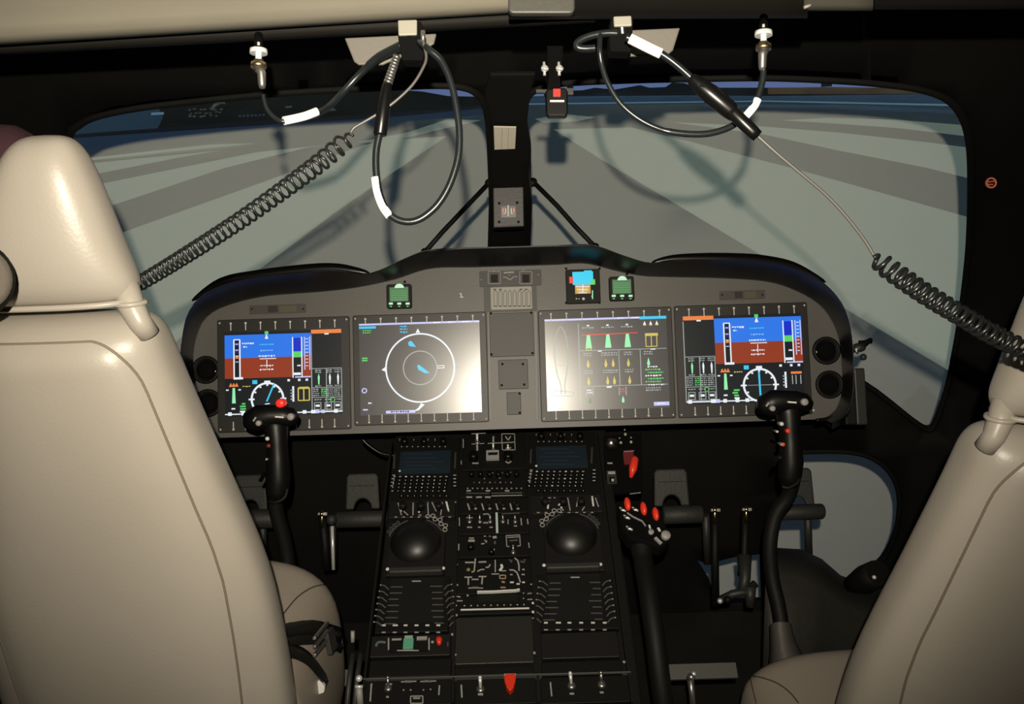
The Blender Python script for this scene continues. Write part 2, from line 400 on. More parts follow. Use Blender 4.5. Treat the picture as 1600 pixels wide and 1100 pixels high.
# beige headliner lip along the top of the picture
def lipgrid(rows, m, name, solid=.012):
    mb = MB(); mb.grid([[P(*p) for p in r_] for r_ in rows], m); return mb.build(name, solid=solid, soff=0)
def liner_row(dy, dd, xs):
    out = []
    for x in xs:
        y = 62 - x * .061
        out.append((x, y + dy, .92 + dd + .00002 * x))
    return out
xs = [-260, -160, -60, 0, 80, 160, 240, 320, 400, 480, 560, 640, 720, 780, 840]
o = lipgrid([liner_row(-150, -.10, xs), liner_row(-90, -.06, xs), liner_row(-50, -.025, xs), liner_row(-25, -.01, xs), liner_row(-10, 0, xs), liner_row(-2, .01, xs), liner_row(2, .028, xs), liner_row(4, .06, xs)], LINER, 'headliner', .006)
tag(o, 'smooth beige headliner edge across top left above the windows', 'headliner')
tag(lipgrid([[(x, y_ + 12 - x * .055, d_) for x in (-260, 0, 200, 400, 600, 800, 930)] for y_, d_ in ((50, 1.0), (58, .99), (66, .995), (70, 1.03))], mat('headliner_painted_shade', (.010, .009, .0075), .7, spec=.2), 'headliner_shade_strip', .006), 'dark brown strip painted as the shaded lower edge of the beige headliner', 'shade strip')  # dark strip: shade under the headliner's rounded edge put into its colour
th = thing('overhead_console', 'dark overhead console edge at the top right with beige end piece', 'overhead console', P(1100, 10, .95))
mb = MB(); mb.grid([[P(x, y_ - x * .004, d_) for x in (795, 900, 1000, 1100, 1200, 1262)] for y_, d_ in ((-140, .80), (-60, .86), (0, .9), (22, .92), (28, .94), (29, .98))], mat('console_brown', (.008, .007, .0055), .6, spec=.3)); mb.build('console_body', th, solid=.006, soff=0)
mb = MB(); mb.grid([[P(x, y_, d_) for x in (1256, 1290, 1330, 1364)] for y_, d_ in ((-120, .84), (-40, .88), (4, .905), (10, .912), (12, .93))], mat('console_beige', (.075, .072, .058), .5)); lab(mb.build('end_piece', th, solid=.006, soff=0), 'beige end piece')
mb = MB(); mb.tube([P(1256, 12, .905), P(1264, 9, .905), P(1272, 0, .905)], .0016, CREAM); mb.build('end_trim', th)
mb = MB(); mb.grid([[P(x, y_, d_) for x in (1366, 1450, 1560, 1700)] for y_, d_ in ((-120, .84), (-40, .88), (2, .905), (8, .912), (10, .95))], mat('console_dark_side', (.005, .0045, .004), .7, spec=.2)); mb.build('side_fairing', th, solid=.006, soff=0)
# square beige cap at the centre
FRc = Frame(P(845, 0, .88), RT, UP)
mb = MB(); mb.prism(FRc, rrect(*FRc.uv(846, -20), mm(52, .88), mm(43, .88), mm(9, .88)), -.006, .004, mat('cap_beige', (.048, .046, .038), .5, bump=.1))
tag(mb.build('overhead_cover', bevel=.002), 'grey beige rounded cover plate at top centre of the ceiling', 'cover plate')

# ================================================================== instrument panel
PN = V((0, -math.cos(R(19)), math.sin(R(19))))
PO = P(800, 550, 1.9)
PF = Frame(PO, (1, 0, 0), PN.cross(V((1, 0, 0))))
assert PF.z.dot(PN) > .99
panel = thing('instrument_panel', 'wide grey instrument panel with four large displays under a black glareshield', 'instrument panel', PF.pt(0, -.2, -.05))
inner = [(345, 684), (328, 660), (312, 620), (304, 580), (303, 545), (314, 508), (330, 490), (357, 477), (415, 463), (503, 456), (560, 449), (617, 437), (672, 420), (740, 418), (810, 416), (870, 414), (915, 412), (960, 423), (1000, 431), (1040, 433), (1129, 435), (1203, 441), (1251, 458), (1282, 478), (1300, 502), (1311, 532), (1315, 570), (1315, 610), (1306, 640), (1285, 655)]
outer = [(300, 700), (286, 670), (281, 620), (281, 560), (285, 522), (292, 492), (310, 466), (345, 446), (400, 433), (470, 426), (520, 422), (562, 428), (590, 423), (625, 407), (665, 391), (720, 387), (795, 385), (870, 383), (925, 382), (975, 399), (1020, 411), (1075, 405), (1130, 406), (1190, 408), (1240, 418), (1285, 440), (1316, 474), (1330, 515), (1334, 570), (1333, 610), (1325, 645), (1300, 661)]
def resample(poly, n):
    q = [V(p) for p in poly]; L = [0]
    for a, b in zip(q, q[1:]): L.append(L[-1] + (b - a).length)
    out = []
    for i in range(n):
        t = L[-1] * i / (n - 1); k = 0
        while k < len(L) - 2 and L[k + 1] < t: k += 1
        out.append(tuple(q[k].lerp(q[k + 1], (t - L[k]) / (L[k + 1] - L[k]))))
    return out
inn = resample(smooth2(inner, 4, False), 110); out_ = resample(smooth2(outer, 4, False), 110)
mb = MB(); poly = [PF.uv(*p) for p in inn]; mb.prism(PF, poly, -.03, 0, PGREY); mb.build('panel_face', panel)
mb = MB()
def prow(pl, w_, dy=0): return [PF.pt(*PF.uv(x, y + dy, w_), w_) for x, y in pl]
inn2 = [(a[0] * .93 + b[0] * .07, a[1] * .93 + b[1] * .07) for a, b in zip(inn, out_)]
mid = [(a[0] * .3 + b[0] * .7, a[1] * .3 + b[1] * .7) for a, b in zip(inn, out_)]
nr = [(a[0] * .04 + b[0] * .96, a[1] * .04 + b[1] * .96) for a, b in zip(inn, out_)]
rows = [prow(inn, -.03), prow(inn, .0), prow(inn2, .012), prow(mid, .055), prow(nr, .075), prow(out_, .077), prow(out_, .070, 1), prow(out_, -.02, 3), prow(out_, -.10, 10), prow(inn, -.10)]
mb.grid(rows, SHLD); mb.build('glareshield', panel)
mb = MB(); mb.tube([PF.pt(*PF.uv(x, y, .078), .078) for x, y in ((668, 392), (720, 388.5), (795, 386.5), (870, 384.5), (922, 383.5))], .0009, mat('edge_highlight_grey', (.10, .095, .088), .4), n=6); mb.build('edge_highlight', panel)  # lighter grey tube paints the highlight along the glareshield's top edge
# black ridges of glareshield seen as second layer left and right
for pts, nm in (([(300, 470), (345, 441), (400, 431), (470, 423), (520, 420), (556, 424), (578, 428)], 'glareshield_ridge'), ([(1018, 411), (1050, 405), (1100, 404), (1150, 405), (1190, 407), (1240, 416), (1290, 441)], 'glareshield_ridge')):
    mb = MB(); q = catmull([PF.pt(*PF.uv(x, y, .05), .05) for x, y in pts], 6); n = len(q)
    mb.tube(q, [.0015 + .0115 * max(0, math.sin(math.pi * i / (n - 1))) ** .6 for i in range(n)], BLKG, n=10); mb.build(nm, panel)
# right rim tube
mb = MB(); mb.tube(catmull([PF.pt(*PF.uv(x, y, .02), .02) for x, y in ((1327, 520), (1331, 560), (1330, 600), (1322, 635), (1300, 652), (1275, 657))], 6), .004, BLKG); mb.build('rim_tube', panel)

LB = .0007
def sym(fr, parent, rect):
    """screen drawing helper: s,t in 0..1"""
    (cx, cy, W_, H_) = rect
    class S: pass
    S.pt = staticmethod(lambda s, t: (cx + (s - .5) * W_, cy - (t - .5) * H_)); S.W = W_; S.H = H_
    return S
def make_display(cpx, wpx, hpx, bez, kind, keys_top, keys_bot):
    d = 1.9; c = PF.uv(*cpx); W_ = wpx * .001357; H_ = hpx * .001357 * 1.0
    b0 = PF.uv((bez[0] + bez[2]) / 2, (bez[1] + bez[3]) / 2); bw = (bez[2] - bez[0]) * .001357 / 2; bh = (bez[3] - bez[1]) * .001357 / 2
    mb = MB(); mb.prism(PF, rrect(b0[0], b0[1], bw, bh, .004), .0002, .006, BEZ)
    for sx in (-1, 1):
        for sy in (-1, 1):
            mb.ball(PF.pt(b0[0] + sx * (bw - .006), b0[1] + sy * (bh - .007), .0065), .0022, WHT, n=8)
    disp = mb.build('display_unit', panel, bevel=.0015)
    ty = b0[1] + bh - .0145; by = b0[1] - bh + .0135
    for k in range(keys_top):
        x = c[0] + ((k + .5) / keys_top - .5) * W_ * 1.02 * (8 / 8)
        m2 = MB(); m2.ball(PF.pt(x, ty + .006, .007), .0029, WHT, n=8, sc=(1, 1, .5), fr=PF); m2.box(PF, x - .0009, ty - .009, x + .0009, ty + .004, .006, .0068, WHT); m2.build('soft_key', disp)
    for k in range(keys_bot):
        x = c[0] + ((k + .5) / keys_bot - .5) * W_ * .97
        m2 = MB(); m2.ball(PF.pt(x, by - .007, .007), .0029, WHT, n=8, sc=(1, 1, .5), fr=PF); m2.box(PF, x - .0009, by - .004, x + .0009, by + .009, .006, .0068, WHT); m2.build('soft_key', disp)
    mb = MB(); S = sym(PF, disp, (c[0], c[1], W_, H_)); w0 = .0062; lv = [.0066]
    def rec(s0, t0, s1, t1, m, k=1):
        a = S.pt(s0, t0); b = S.pt(s1, t1); mb.box(PF, a[0], a[1], b[0], b[1], w0, w0 + .0003 * k + .0003, m)
    def ln(pts, m, wd=1.2, k=2):
        for a, b in zip(pts, pts[1:]): mb.line(PF, S.pt(*a), S.pt(*b), wd * .001357, w0, w0 + .0003 * k + .0003, m)
    def arc(s, t, r, m, wd=1.4, a0=0, a1=360, k=2): u, v = S.pt(s, t); mb.ring(PF, u, v, r * W_, wd * .001357, w0, w0 + .0003 * k + .0003, m, a0, a1)
    def pol(pts, m, k=2): mb.prism(PF, [S.pt(*p) for p in pts], w0, w0 + .0003 * k + .0003, m)
    def txt(s, t, wd, m, rows_=1, h=.018, k=2):
        for q in range(rows_):
            x = s
            while x < s + wd:
                l_ = random.uniform(.008, .022); rec(x, t + q * h * 1.7, min(x + l_, s + wd), t + q * h * 1.7 + h * random.uniform(.6, 1), m, k); x += l_ + random.uniform(.005, .009)
    mb.box(PF, c[0] - W_ / 2, c[1] - H_ / 2, c[0] + W_ / 2, c[1] + H_ / 2, .0055, w0 + .0002, SCR if kind in 'PQ' else SCRG)
    if kind in 'PQ':
        o0 = 0 if kind == 'P' else .262; X = lambda s: o0 + s     # attitude area
        top = .045 if kind == 'P' else .0
        rec(X(0), .035, X(.738), .31, E_B); rec(X(0), .31, X(.738), .55, E_BR)
        # speed tape
        rec(X(.085), .10, X(.125), .55, SCR, 2); 
        for a in (.08, .13): ln([(X(a), .09), (X(a), .56)], E_W, 2.0, 3)
        ln([(X(.08), .09), (X(.13), .09)], E_W, 1.5, 3); rec(X(.075), .535, X(.155), .56, E_W, 4)
        for i in range(3): rec(X(.092), .13 + i * .075, X(.118), .165 + i * .075, E_DB if i < 2 else E_O, 3)
        for i in range(4): rec(X(.092), .14 + i * .07, X(.118), .147 + i * .07, E_W, 4)
        txt(X(.15), .13, .10, E_W, 1, .02, 3); txt(X(.16), .17, .03, E_W, 1, .02, 3)
        # pitch ladder
        for t_, wd, m_ in ((.15, .06, E_C), (.22, .055, E_LB), (.285, .07, E_W), (.40, .055, E_W), (.445, .06, E_W)):
            txt(X(.36 - wd), t_, wd * 2, m_, 1, .018, 3)
        ln([(X(.30), .325), (X(.44), .325)], E_W, 1.2, 3); ln([(X(.36), .34), (X(.36), .43)], E_W, 1, 3)
        pol([(X(.345), .09), (X(.36), .03), (X(.375), .09)], E_W, 3); rec(X(.345), .0, X(.375), .035, E_G, 3)
        # altitude tapes
        rec(X(.588), .09, X(.655), .25, E_DB, 2); rec(X(.588), .25, X(.655), .32, E_G, 3); rec(X(.588), .32, X(.655), .55, SCR, 2)
        for a in (.583, .66): ln([(X(a), .08), (X(a), .56)], E_W, 1.6, 3)
        rec(X(.59), .50, X(.65), .53, E_W, 3); rec(X(.62), .41, X(.65), .425, E_W, 3); rec(X(.60), .545, X(.735), .56, E_PW, 3)
        for a in (.685, .728): ln([(X(a), .08), (X(a), .47)], E_PW, 1.4, 3)
        rec(X(.69), .28, X(.725), .45, E_BR, 3)
        for i in range(9): rec(X(.695), .10 + i * .04, X(.715), .108 + i * .04, E_W, 4)
        # lower half
        cx_ = X(.362); tt = .80
        arc(cx_, tt, .135, E_W, 3.0, -15 if kind == 'P' else 0, 215 if kind == 'P' else 360)
        if kind == 'P': ln([(X(.42), .625), (X(.355), .83)], E_C, 2.2, 3); ln([(X(.34), .86), (X(.38), .855)], E_W, 1.5, 3)
        else: ln([(cx_ - .003, .62), (cx_ + .003, .985)], E_C, 2.6, 3); ln([(cx_ - .1, tt), (cx_ + .1, tt)], E_WD, .8, 3)
        for k in range(12):
            a = R(30 * k); x_, y_ = cx_ + .118 * math.cos(a), tt - .118 * math.sin(a) * W_ / H_
            if y_ < .93: rec(x_ - .007, y_ - .009, x_ + .007, y_ + .009, E_W, 3)
        for sg in (-1, 1): ln([(cx_ + sg * .115, tt), (cx_ + sg * .16, tt)], E_W, 2.5, 3)
        pol([(cx_ - .025, .585), (cx_ + .025, .585), (cx_ + .025, .61), (cx_, .64), (cx_ - .025, .61)], E_W, 4)
        rec(X(.235), .575, X(.275), .62, E_C, 3)
        for s_ in (.05, .075, .10): pol([(X(s_ - .016), .645), (X(s_), .60), (X(s_ + .016), .645)], E_O, 3)
        pol([(X(.066), .66), (X(.084), .66), (X(.09), .84), (X(.06), .84)], E_GB, 3)
        for s_ in (.02, .125): rec(X(s_ - .01), .675, X(s_ + .01), .69, E_W, 3)
        txt(X(.15), .64, .07, E_Y, 1, .012, 3)
        for q in range(4): rec(X(.125 + random.random() * .03), .84 + q * .03, X(.17 + random.random() * .02), .858 + q * .03, E_G if q < 3 else E_W, 3)
        rec(X(.055), .895, X(.085), .912, E_W, 3)
        for s_ in (.545, .635, .70): rec(X(s_ - .01), .575, X(s_ + .01), .60, E_W, 3)
        rec(X(.575), .66, X(.59), .84, E_W, 3); txt(X(.56), .70, .03, E_WD, 4, .02, 3)
        if kind == 'P':
            for a in (.625, .672, .72): ln([(X(a), .68), (X(a), .83)], E_Y, 1.6, 3)
            ln([(X(.625), .83), (X(.72), .83)], E_Y, 1.6, 3); rec(X(.63), .67, X(.715), .695, E_Y, 3)
        else:
            rec(X(.63), .66, X(.72), .685, E_O, 3)
            for a in (.64, .67, .71): ln([(X(a), .70), (X(a), .80)], E_WD, 1.2, 3)
        rec(0 + .0, .962, 1.0 if kind == 'P' else .62, .975, E_W, 3)
        for q in range(16): 
            x_ = random.random() * .95
            if kind == 'Q' and x_ > .55: continue
            rec(x_, .945, x_ + .03, .985, E_PW if q % 2 else E_W, 4)
        # engine table column
        t0 = .742 if kind == 'P' else .0; Y = lambda s: t0 + s
        rec(Y(.0), .0, Y(.258), .045, E_O, 3); rec(Y(.115), .045, Y(.15), .06, E_W, 4)
        for a in (.0, .125, .255): ln([(Y(a), .46), (Y(a), .96)], E_WD, 1.0, 3)
        ln([(Y(0), .06), (Y(0), .96)], E_WD, 1.2, 3)
        for a in (.46, .685, .80, .955): ln([(Y(0), a), (Y(.255), a)], E_WD, 1.0, 3)
        for s_ in (.06, .155, .225):
            pol([(Y(s_ - .008), .56), (Y(s_), .52), (Y(s_ + .008), .56), (Y(s_ + .004), .65), (Y(s_ - .004), .65)], E_GB if s_ < .1 else E_W, 3)
            txt(Y(s_ - .03), .475, .05, E_WD, 2, .014, 3); txt(Y(s_ - .03), .66, .05, E_WD, 1, .014, 3)
        for s_ in (.03, .10, .15, .21):
            txt(Y(s_ - .02), .70, .05, E_WD if s_ != .10 else E_G, 4, .014, 3)
        for s_ in (.02, .11, .19):
            txt(Y(s_), .82, .06, E_WD, 1, .014, 3)
            for a, b in (((Y(s_), .86), (Y(s_ + .055), .86)), ((Y(s_), .94), (Y(s_ + .055), .94)), ((Y(s_), .86), (Y(s_), .94)), ((Y(s_ + .055), .86), (Y(s_ + .055), .94))): ln([a, b], E_WD, 1, 3)
            rec(Y(s_ + .01), .885, Y(s_ + .045), .91, E_W, 3)
        arc(Y(.175), .83, .018, E_G, 1.0)
    elif kind == 'M':
        rec(0, .0, 1, .02, E_PW); rec(0, .02, .99, .03, SCRG, 1)
        rec(.0, .03, .14, .055, E_C); txt(.03, .07, .07, E_G, 2, .014); txt(.34, .035, .06, E_C, 3, .018)
        for a in (.62, .74, .86): txt(a, .004, .05, E_W, 1, .014, 3)
        arc(.5, .50, .283, E_W, 2.4); arc(.5, .50, .139, E_WD, 1.6)
        pol([(.47, .115), (.488, .07), (.506, .115)], E_W); pol([(.18, .51), (.21, .48), (.21, .53)], E_W); pol([(.80, .48), (.83, .505), (.80, .53)], E_WD)
        pol([(.50, .885), (.53, .90), (.48, .96), (.44, .97), (.48, .93)], E_W)
        pol([(.405, .22), (.425, .20), (.44, .215), (.47, .27), (.43, .265), (.41, .255)], E_C); pol([(.475, .475), (.49, .465), (.58, .56), (.54, .56), (.485, .52)], E_C, 3)
        rec(.64, .48, .70, .487, E_W); rec(.64, .505, .70, .512, E_W); rec(.64, .48, .645, .512, E_W); rec(.695, .48, .70, .512, E_W)
        rec(.02, .37, .065, .385, E_G); rec(.02, .395, .065, .41, E_G)
        arc(.035, .73, .018, E_PW, 1.6); txt(.065, .86, .03, E_W); rec(.02, .93, .06, .945, E_PW); rec(.21, .955, .45, .985, E_PW); txt(.25, .96, .15, SCR, 1, .018, 3)
    else:
        rec(0, .0, 1, .02, E_PW); rec(.78, .0, 1, .03, E_C, 3)
        for a in (.60, .72): txt(a, .004, .05, E_W, 1, .014, 3)
        pts = []
        for k in range(25):
            a = R(-70 + 320 * k / 24); pts.append((.125 + .058 * math.cos(a), .33 - .24 * math.sin(a)))
        body = [(.150, .82), (.148, .72), (.165, .60), (.185, .42), (.183, .30), (.17, .19), (.15, .12), (.13, .085), (.11, .12), (.09, .19), (.075, .30), (.073, .42), (.09, .60), (.115, .72), (.118, .82)]
        ln(smooth2(body, 4, False), E_GD, 1.8); ln(smooth2(body, 4, False), E_WD, 1.2, 3)
        ln([(.05, .80), (.07, .78), (.21, .80), (.225, .82), (.21, .845), (.06, .835), (.05, .80)], E_WD, 1.5, 3); ln([(.10, .505), (.165, .505)], E_WD, 1.3, 3)
        ln([(.275, .06), (.275, .97)], E_WD, 1.2); ln([(.27, .355), (.99, .355)], E_WD, 1); ln([(.27, .745), (.99, .745)], E_WD, 1); ln([(.60, .36), (.60, .74)], E_WD, 1); ln([(.775, .36), (.775, .74)], E_WD, 1)
        ln([(.30, .185), (.76, .175)], E_R, 1.4, 3)
        for s_ in (.355, .515, .675):
            pol([(s_ - .012, .185), (s_ + .012, .185), (s_ + .026, .33), (s_ - .026, .33)], E_GB, 3); txt(s_ - .05, .10, .10, E_WD, 1, .014); rec(s_ - .01, .075, s_ + .01, .09, E_W)
        for a, b in ((.335, .375),): ln([(a, .31), (b, .31), (b, .35), (a, .35), (a, .31)], E_Y, 1, 3)
        for s_ in (.82, .87, .92): pol([(s_ - .012, .09), (s_, .05), (s_ + .012, .09)], E_W); rec(s_ - .012, .09, s_ + .012, .10, E_Y, 3)
        for s_ in (.825, .87, .915): ln([(s_, .20), (s_, .33)], E_Y, 1.2, 3)
        rec(.82, .185, .925, .215, E_Y, 3); ln([(.825, .33), (.915, .33)], E_Y, 1.2, 3)
        for (s_, t_) in ((.345, .38), (.49, .38), (.55, .38), (.675, .38), (.84, .38), (.345, .57), (.50, .57), (.555, .57), (.68, .57)):
            txt(s_ - .035, t_, .07, E_WD, 2, .014)
            pol([(s_ - .012, t_ + .13), (s_, t_ + .07), (s_ + .012, t_ + .13), (s_ + .006, t_ + .16), (s_ - .006, t_ + .16)], E_GB if s_ > .8 else E_Y, 3)
        rec(.43, .36, .46, .37, E_W, 3); rec(.49, .75, .53, .765, E_W, 3)
        txt(.83, .545, .08, E_W, 1, .014)
        for q in range(6): txt(.81 + .02 * (q % 2), .575 + q * .033, .13, E_G if q not in (2, 5) else E_W, 1, .016)
        txt(.81, .775, .12, E_WD, 2, .014); rec(.86, .355, .90, .365, E_W, 3)
        for s_ in (.35, .62):
            ln([(s_ - .028, .76), (s_ - .028, .85)], E_WD, 1); ln([(s_ + .028, .76), (s_ + .028, .85)], E_WD, 1); txt(s_ - .02, .78, .04, E_W if s_ < .5 else E_R, 2, .016)
            pol([(s_ - .01, .90), (s_, .86), (s_ + .01, .90), (s_ + .008, .93), (s_ - .008, .93)], E_GB if s_ > .5 else E_GD, 3)
        rec(.87, .935, .995, .975, E_PW); txt(.90, .945, .06, E_W, 1, .016, 3)
    mb.build('screen', disp)
    return disp
lab(make_display((444, 583), 182, 132, (341, 497, 548, 673), 'P', 8, 9), 'left flight display in blue and brown')
lab(make_display((657, 575), 188, 143, (553, 490, 762, 662), 'M', 8, 9), 'grey map display with white rings')
lab(make_display((948, 568), 190, 143, (843, 482, 1052, 656), 'E', 8, 9), 'engine display with green bars')
lab(make_display((1161, 561), 184, 138, (1056, 475, 1264, 650), 'Q', 8, 9), 'right flight display in blue and brown')

# central stack of the panel
def pprism(mb, fr, px0, py0, px1, py1, w0, w1, m, r=.002):
    c = fr.uv((px0 + px1) / 2, (py0 + py1) / 2); a = fr.uv(px0, (py0 + py1) / 2); b = fr.uv(px1, (py0 + py1) / 2); t = fr.uv((px0 + px1) / 2, py0); q = fr.uv((px0 + px1) / 2, py1)
    mb.prism(fr, rrect(c[0], c[1], abs(b[0] - a[0]) / 2, abs(t[1] - q[1]) / 2, r), w0, w1, m); return c
def screw(mb, fr, px, py, w_, r=.003, m=BLK):
    u, v = fr.uv(px, py); mb.ball(fr.pt(u, v, w_), r, m, n=8, sc=(1, 1, .5), fr=fr)
mb = MB(); pprism(mb, PF, 749, 423, 846, 447, 0, .006, BEZ)
for (a, b) in ((763, 782), (812, 831)):
    for q in (((a, 425), (b, 425)), ((a, 444), (b, 444)), ((a, 425), (a, 444)), ((b, 425), (b, 444))): mb.pline(PF, q, .0011, .006, .0066, WHTD)
    mb.pbox(PF, a + 4, 430, b - 4, 442, .006, .010, BLK)
mb.pline(PF, [(787, 427), (803, 426)], .003, .006, .0066, WHTD); mb.pline(PF, [(786, 434), (791, 434), (797, 438), (803, 433), (808, 433)], .0018, .006, .0066, WHTD)
for q in ((752, 438), (841, 430), (772, 424), (818, 423), (796, 431)): screw(mb, PF, *q, .0065, .0018, WHTD)
mb.build('annunciator_panel', panel)
mb = MB(); pprism(mb, PF, 756, 447, 839, 487, 0, .003, PGREY2); mb.build('backing_plate', panel)
mb = MB(); pprism(mb, PF, 767, 449, 831, 484, .003, .007, mat('placard_cream', (.36, .345, .30), .5))
for k in range(8):
    x = 772 + k * 7.4; mb.pline(PF, [(x, 479), (x, 458), (x + 2.5, 454), (x + 5, 458), (x + 5, 479)], .0011, .007, .0076, PGREY2)
    mb.pline(PF, [(x, 479), (x + 5, 479)], .0016, .007, .0078, BLK)
for x in (771, 780, 812, 820): mb.pline(PF, [(x, 453), (x + 4, 453)], .003, .007, .0076, BEZ)
lab(mb.build('chart_placard', panel), 'cream placard of column shapes')
def blank(x0, y0, x1, y1, scr, lb):
    mb = MB(); pprism(mb, PF, x0, y0, x1, y1, 0, .005, PGREY2)
    for q in scr: screw(mb, PF, *q, .005, .0032)
    lab(mb.build('blank_plate', panel, bevel=.001), lb)
blank(765, 489, 834, 557, ((767, 490), (830, 489), (832, 552), (768, 554)), 'large square blank plate')
blank(779, 562, 825, 608, ((785, 569), (817, 569), (819, 601), (784, 602)), 'medium square blank plate')
blank(792, 613, 814, 648, ((812, 615), (812, 645)), 'small narrow blank plate')
mb = MB(); 
for x in (761, 764, 837, 840): mb.pline(PF, [(x, 488), (x + 2, 655)], .0012, 0, .0015, WHTD if x in (764, 837) else BEZ)
mb.build('panel_rail', panel)
mb = MB(); mb.pline(PF, [(718, 459), (721, 459), (720, 465), (724, 464)], .002, 0, .001, WHT); lab(mb.build('printed_mark', panel), 'small white arrow mark')
# standby instrument
mb = MB(); pprism(mb, PF, 884, 422, 937, 475, 0, .012, BLK, .003)
for q in ((884, 421), (936, 421), (884, 474), (936, 474)): screw(mb, PF, *q, .012, .003)
sb = mb.build('standby_instrument', panel, bevel=.001); lab(sb, 'square standby instrument with cyan screen')
mb = MB(); mb.pbox(PF, 894, 426, 926, 446, .012, .0128, em('bright_cyan', (.02, .60, .85))); mb.pbox(PF, 912, 424, 924, 440, .012, .0129, MATS['lit_bright_cyan']); mb.pbox(PF, 889, 434, 895, 444, .012, .0131, E_R); mb.pbox(PF, 922, 438, 929, 446, .012, .0131, E_G)
mb.pbox(PF, 898, 446, 922, 460, .012, .0125, em('amber', (.55, .28, .05)))
for k in range(5): mb.pline(PF, [(899 + k, 449 + k * 2.4), (920 - k, 449 + k * 2.4)], .0015, .012, .0131, E_Y if k % 2 else E_W)
mb.pline(PF, [(910, 446), (910, 458)], .0016, .012, .0133, E_W)
for q in ((900, 468, .0018), (904, 468, .0014), (911, 468, .0036), (924, 464, .0015), (925, 468, .0015)): screw(mb, PF, q[0], q[1], .0125, q[2], WHT)
mb.pline(PF, [(925, 455), (925, 468)], .002, .012, .0131, E_GB)
mb.build('screen', sb)
for x, y, lb in ((625, 464, 'left green lit clock'), (971, 452, 'right green lit clock')):
    mb = MB(); pprism(mb, PF, x - 20, y - 19, x + 19, y + 19, 0, .012, BLK, .005); ck = mb.build('clock', panel, bevel=.0015); lab(ck, lb)
    mb = MB(); mb.pbox(PF, x - 15, y - 14, x + 14, y + 8, .012, .0126, E_GD)
    for k in range(5): mb.pline(PF, [(x - 13, y - 8 + k * 3.4), (x + 12, y - 8 + k * 3.4)], .0016, .012, .0129, em('mid_green', (.06, .34, .10)))
    u, v = PF.uv(x, y - 15); mb.prism(PF, [(u + .010 * math.cos(R(a)), v - .003 + .009 * math.sin(R(a))) for a in range(0, 181, 20)], .012, .0132, em('pale_green', (.55, .85, .6)))
    for q in (-13, 0, 13): mb.pbox(PF, x + q - 3, y + 10, x + q + 3, y + 13, .012, .0132, em('pale_green', (.55, .85, .6))); mb.pbox(PF, x + q - 1.5, y + 15, x + q + 1.5, y + 16.5, .012, .0132, E_G)
    mb.build('screen', ck)
    mb = MB(); u, v = PF.uv(x + 8, y - 23); mb.ball(PF.pt(u, v, .006), .003, BLK, n=8); mb.build('knob', ck)
for x0, x1, y, sl in ((390, 478, 483, -.03), (1124, 1195, 461, -.03)):
    mb = MB(); c = pprism(mb, PF, x0, y - 7, x1, y + 7, 0, .002, PGREY2)
    mb.pbox(PF, (x0 * 2 + x1) / 3, y - 5, (x0 + x1) / 2, y + 5, .002, .0032, BEZ); mb.pbox(PF, (x0 + x1) / 2 + 3, y - 5, x1 - 14, y + 5, .002, .0032, mat('olive_lamp', (.10, .095, .06), .4))
    screw(mb, PF, x0 + 4, y, .002, .002); screw(mb, PF, x1 - 4, y, .002, .002); mb.build('warning_light_strip', panel)
for (x, y) in ((1291, 548), (1296, 601), (322, 578), (325, 630)):
    u, v = PF.uv(x, y); mb = MB(); mb.lathe(PF.pt(u, v, -.001), PF.z, [(.030, 0), (.030, .004), (.026, .007), (.023, .005), (.022, .0022), (.0001, .0022)], BLK, 28); vt = mb.build('air_vent', panel)
    mb = MB(); mb.lathe(PF.pt(u, v, .001), PF.z, [(.020, 0), (.0195, .003), (.012, .006), (.0001, .0065)], MATTE, 24); mb.build('vent_ball', vt)
mb = MB()
for q in ((1275, 550), (1277, 602), (1258, 474), (1271, 641), (1294, 653)): screw(mb, PF, *q, .0005, .0028, WHT)
for q in ((336, 580), (337, 632), (345, 505)): screw(mb, PF, *q, .0005, .0028, WHT)
mb.build('panel_screw', panel)
# front support post and fitting right of the panel
BR = Frame(P(1340, 600, 1.93), (1, 0, 0), PF.y)
mb = MB(); mb.pbox(BR, 1337, 575, 1354, 664, -.05, 0, DGREY); mb.pbox(BR, 1322, 570, 1340, 664, -.05, -.01, BLK)
tag(mb.build('panel_bracket', bevel=.003), 'dark grey upright bracket at right edge of instrument panel', 'bracket')
mb = MB(); d = 1.86; mb.ball(P(1342, 543, d), .012, DGREY, sc=(1.2, 1, .8)); mb.tube([P(1330, 548, d), P(1345, 541, d), P(1362, 530, d)], [.006, .009, .004], BLK); mb.tube([P(1342, 535, d), P(1362, 534, d)], .004, BLKG); mb.ball(P(1349, 558, d), .007, DGREY)
mb.ball(P(1338, 546, d - .012), .003, CHR); mb.tube([P(1333, 540, d), P(1340, 552, d - .01)], .003, NICK)
tag(mb.build('map_light'), 'small black swivel light fixed beside right end of glareshield', 'light fitting')

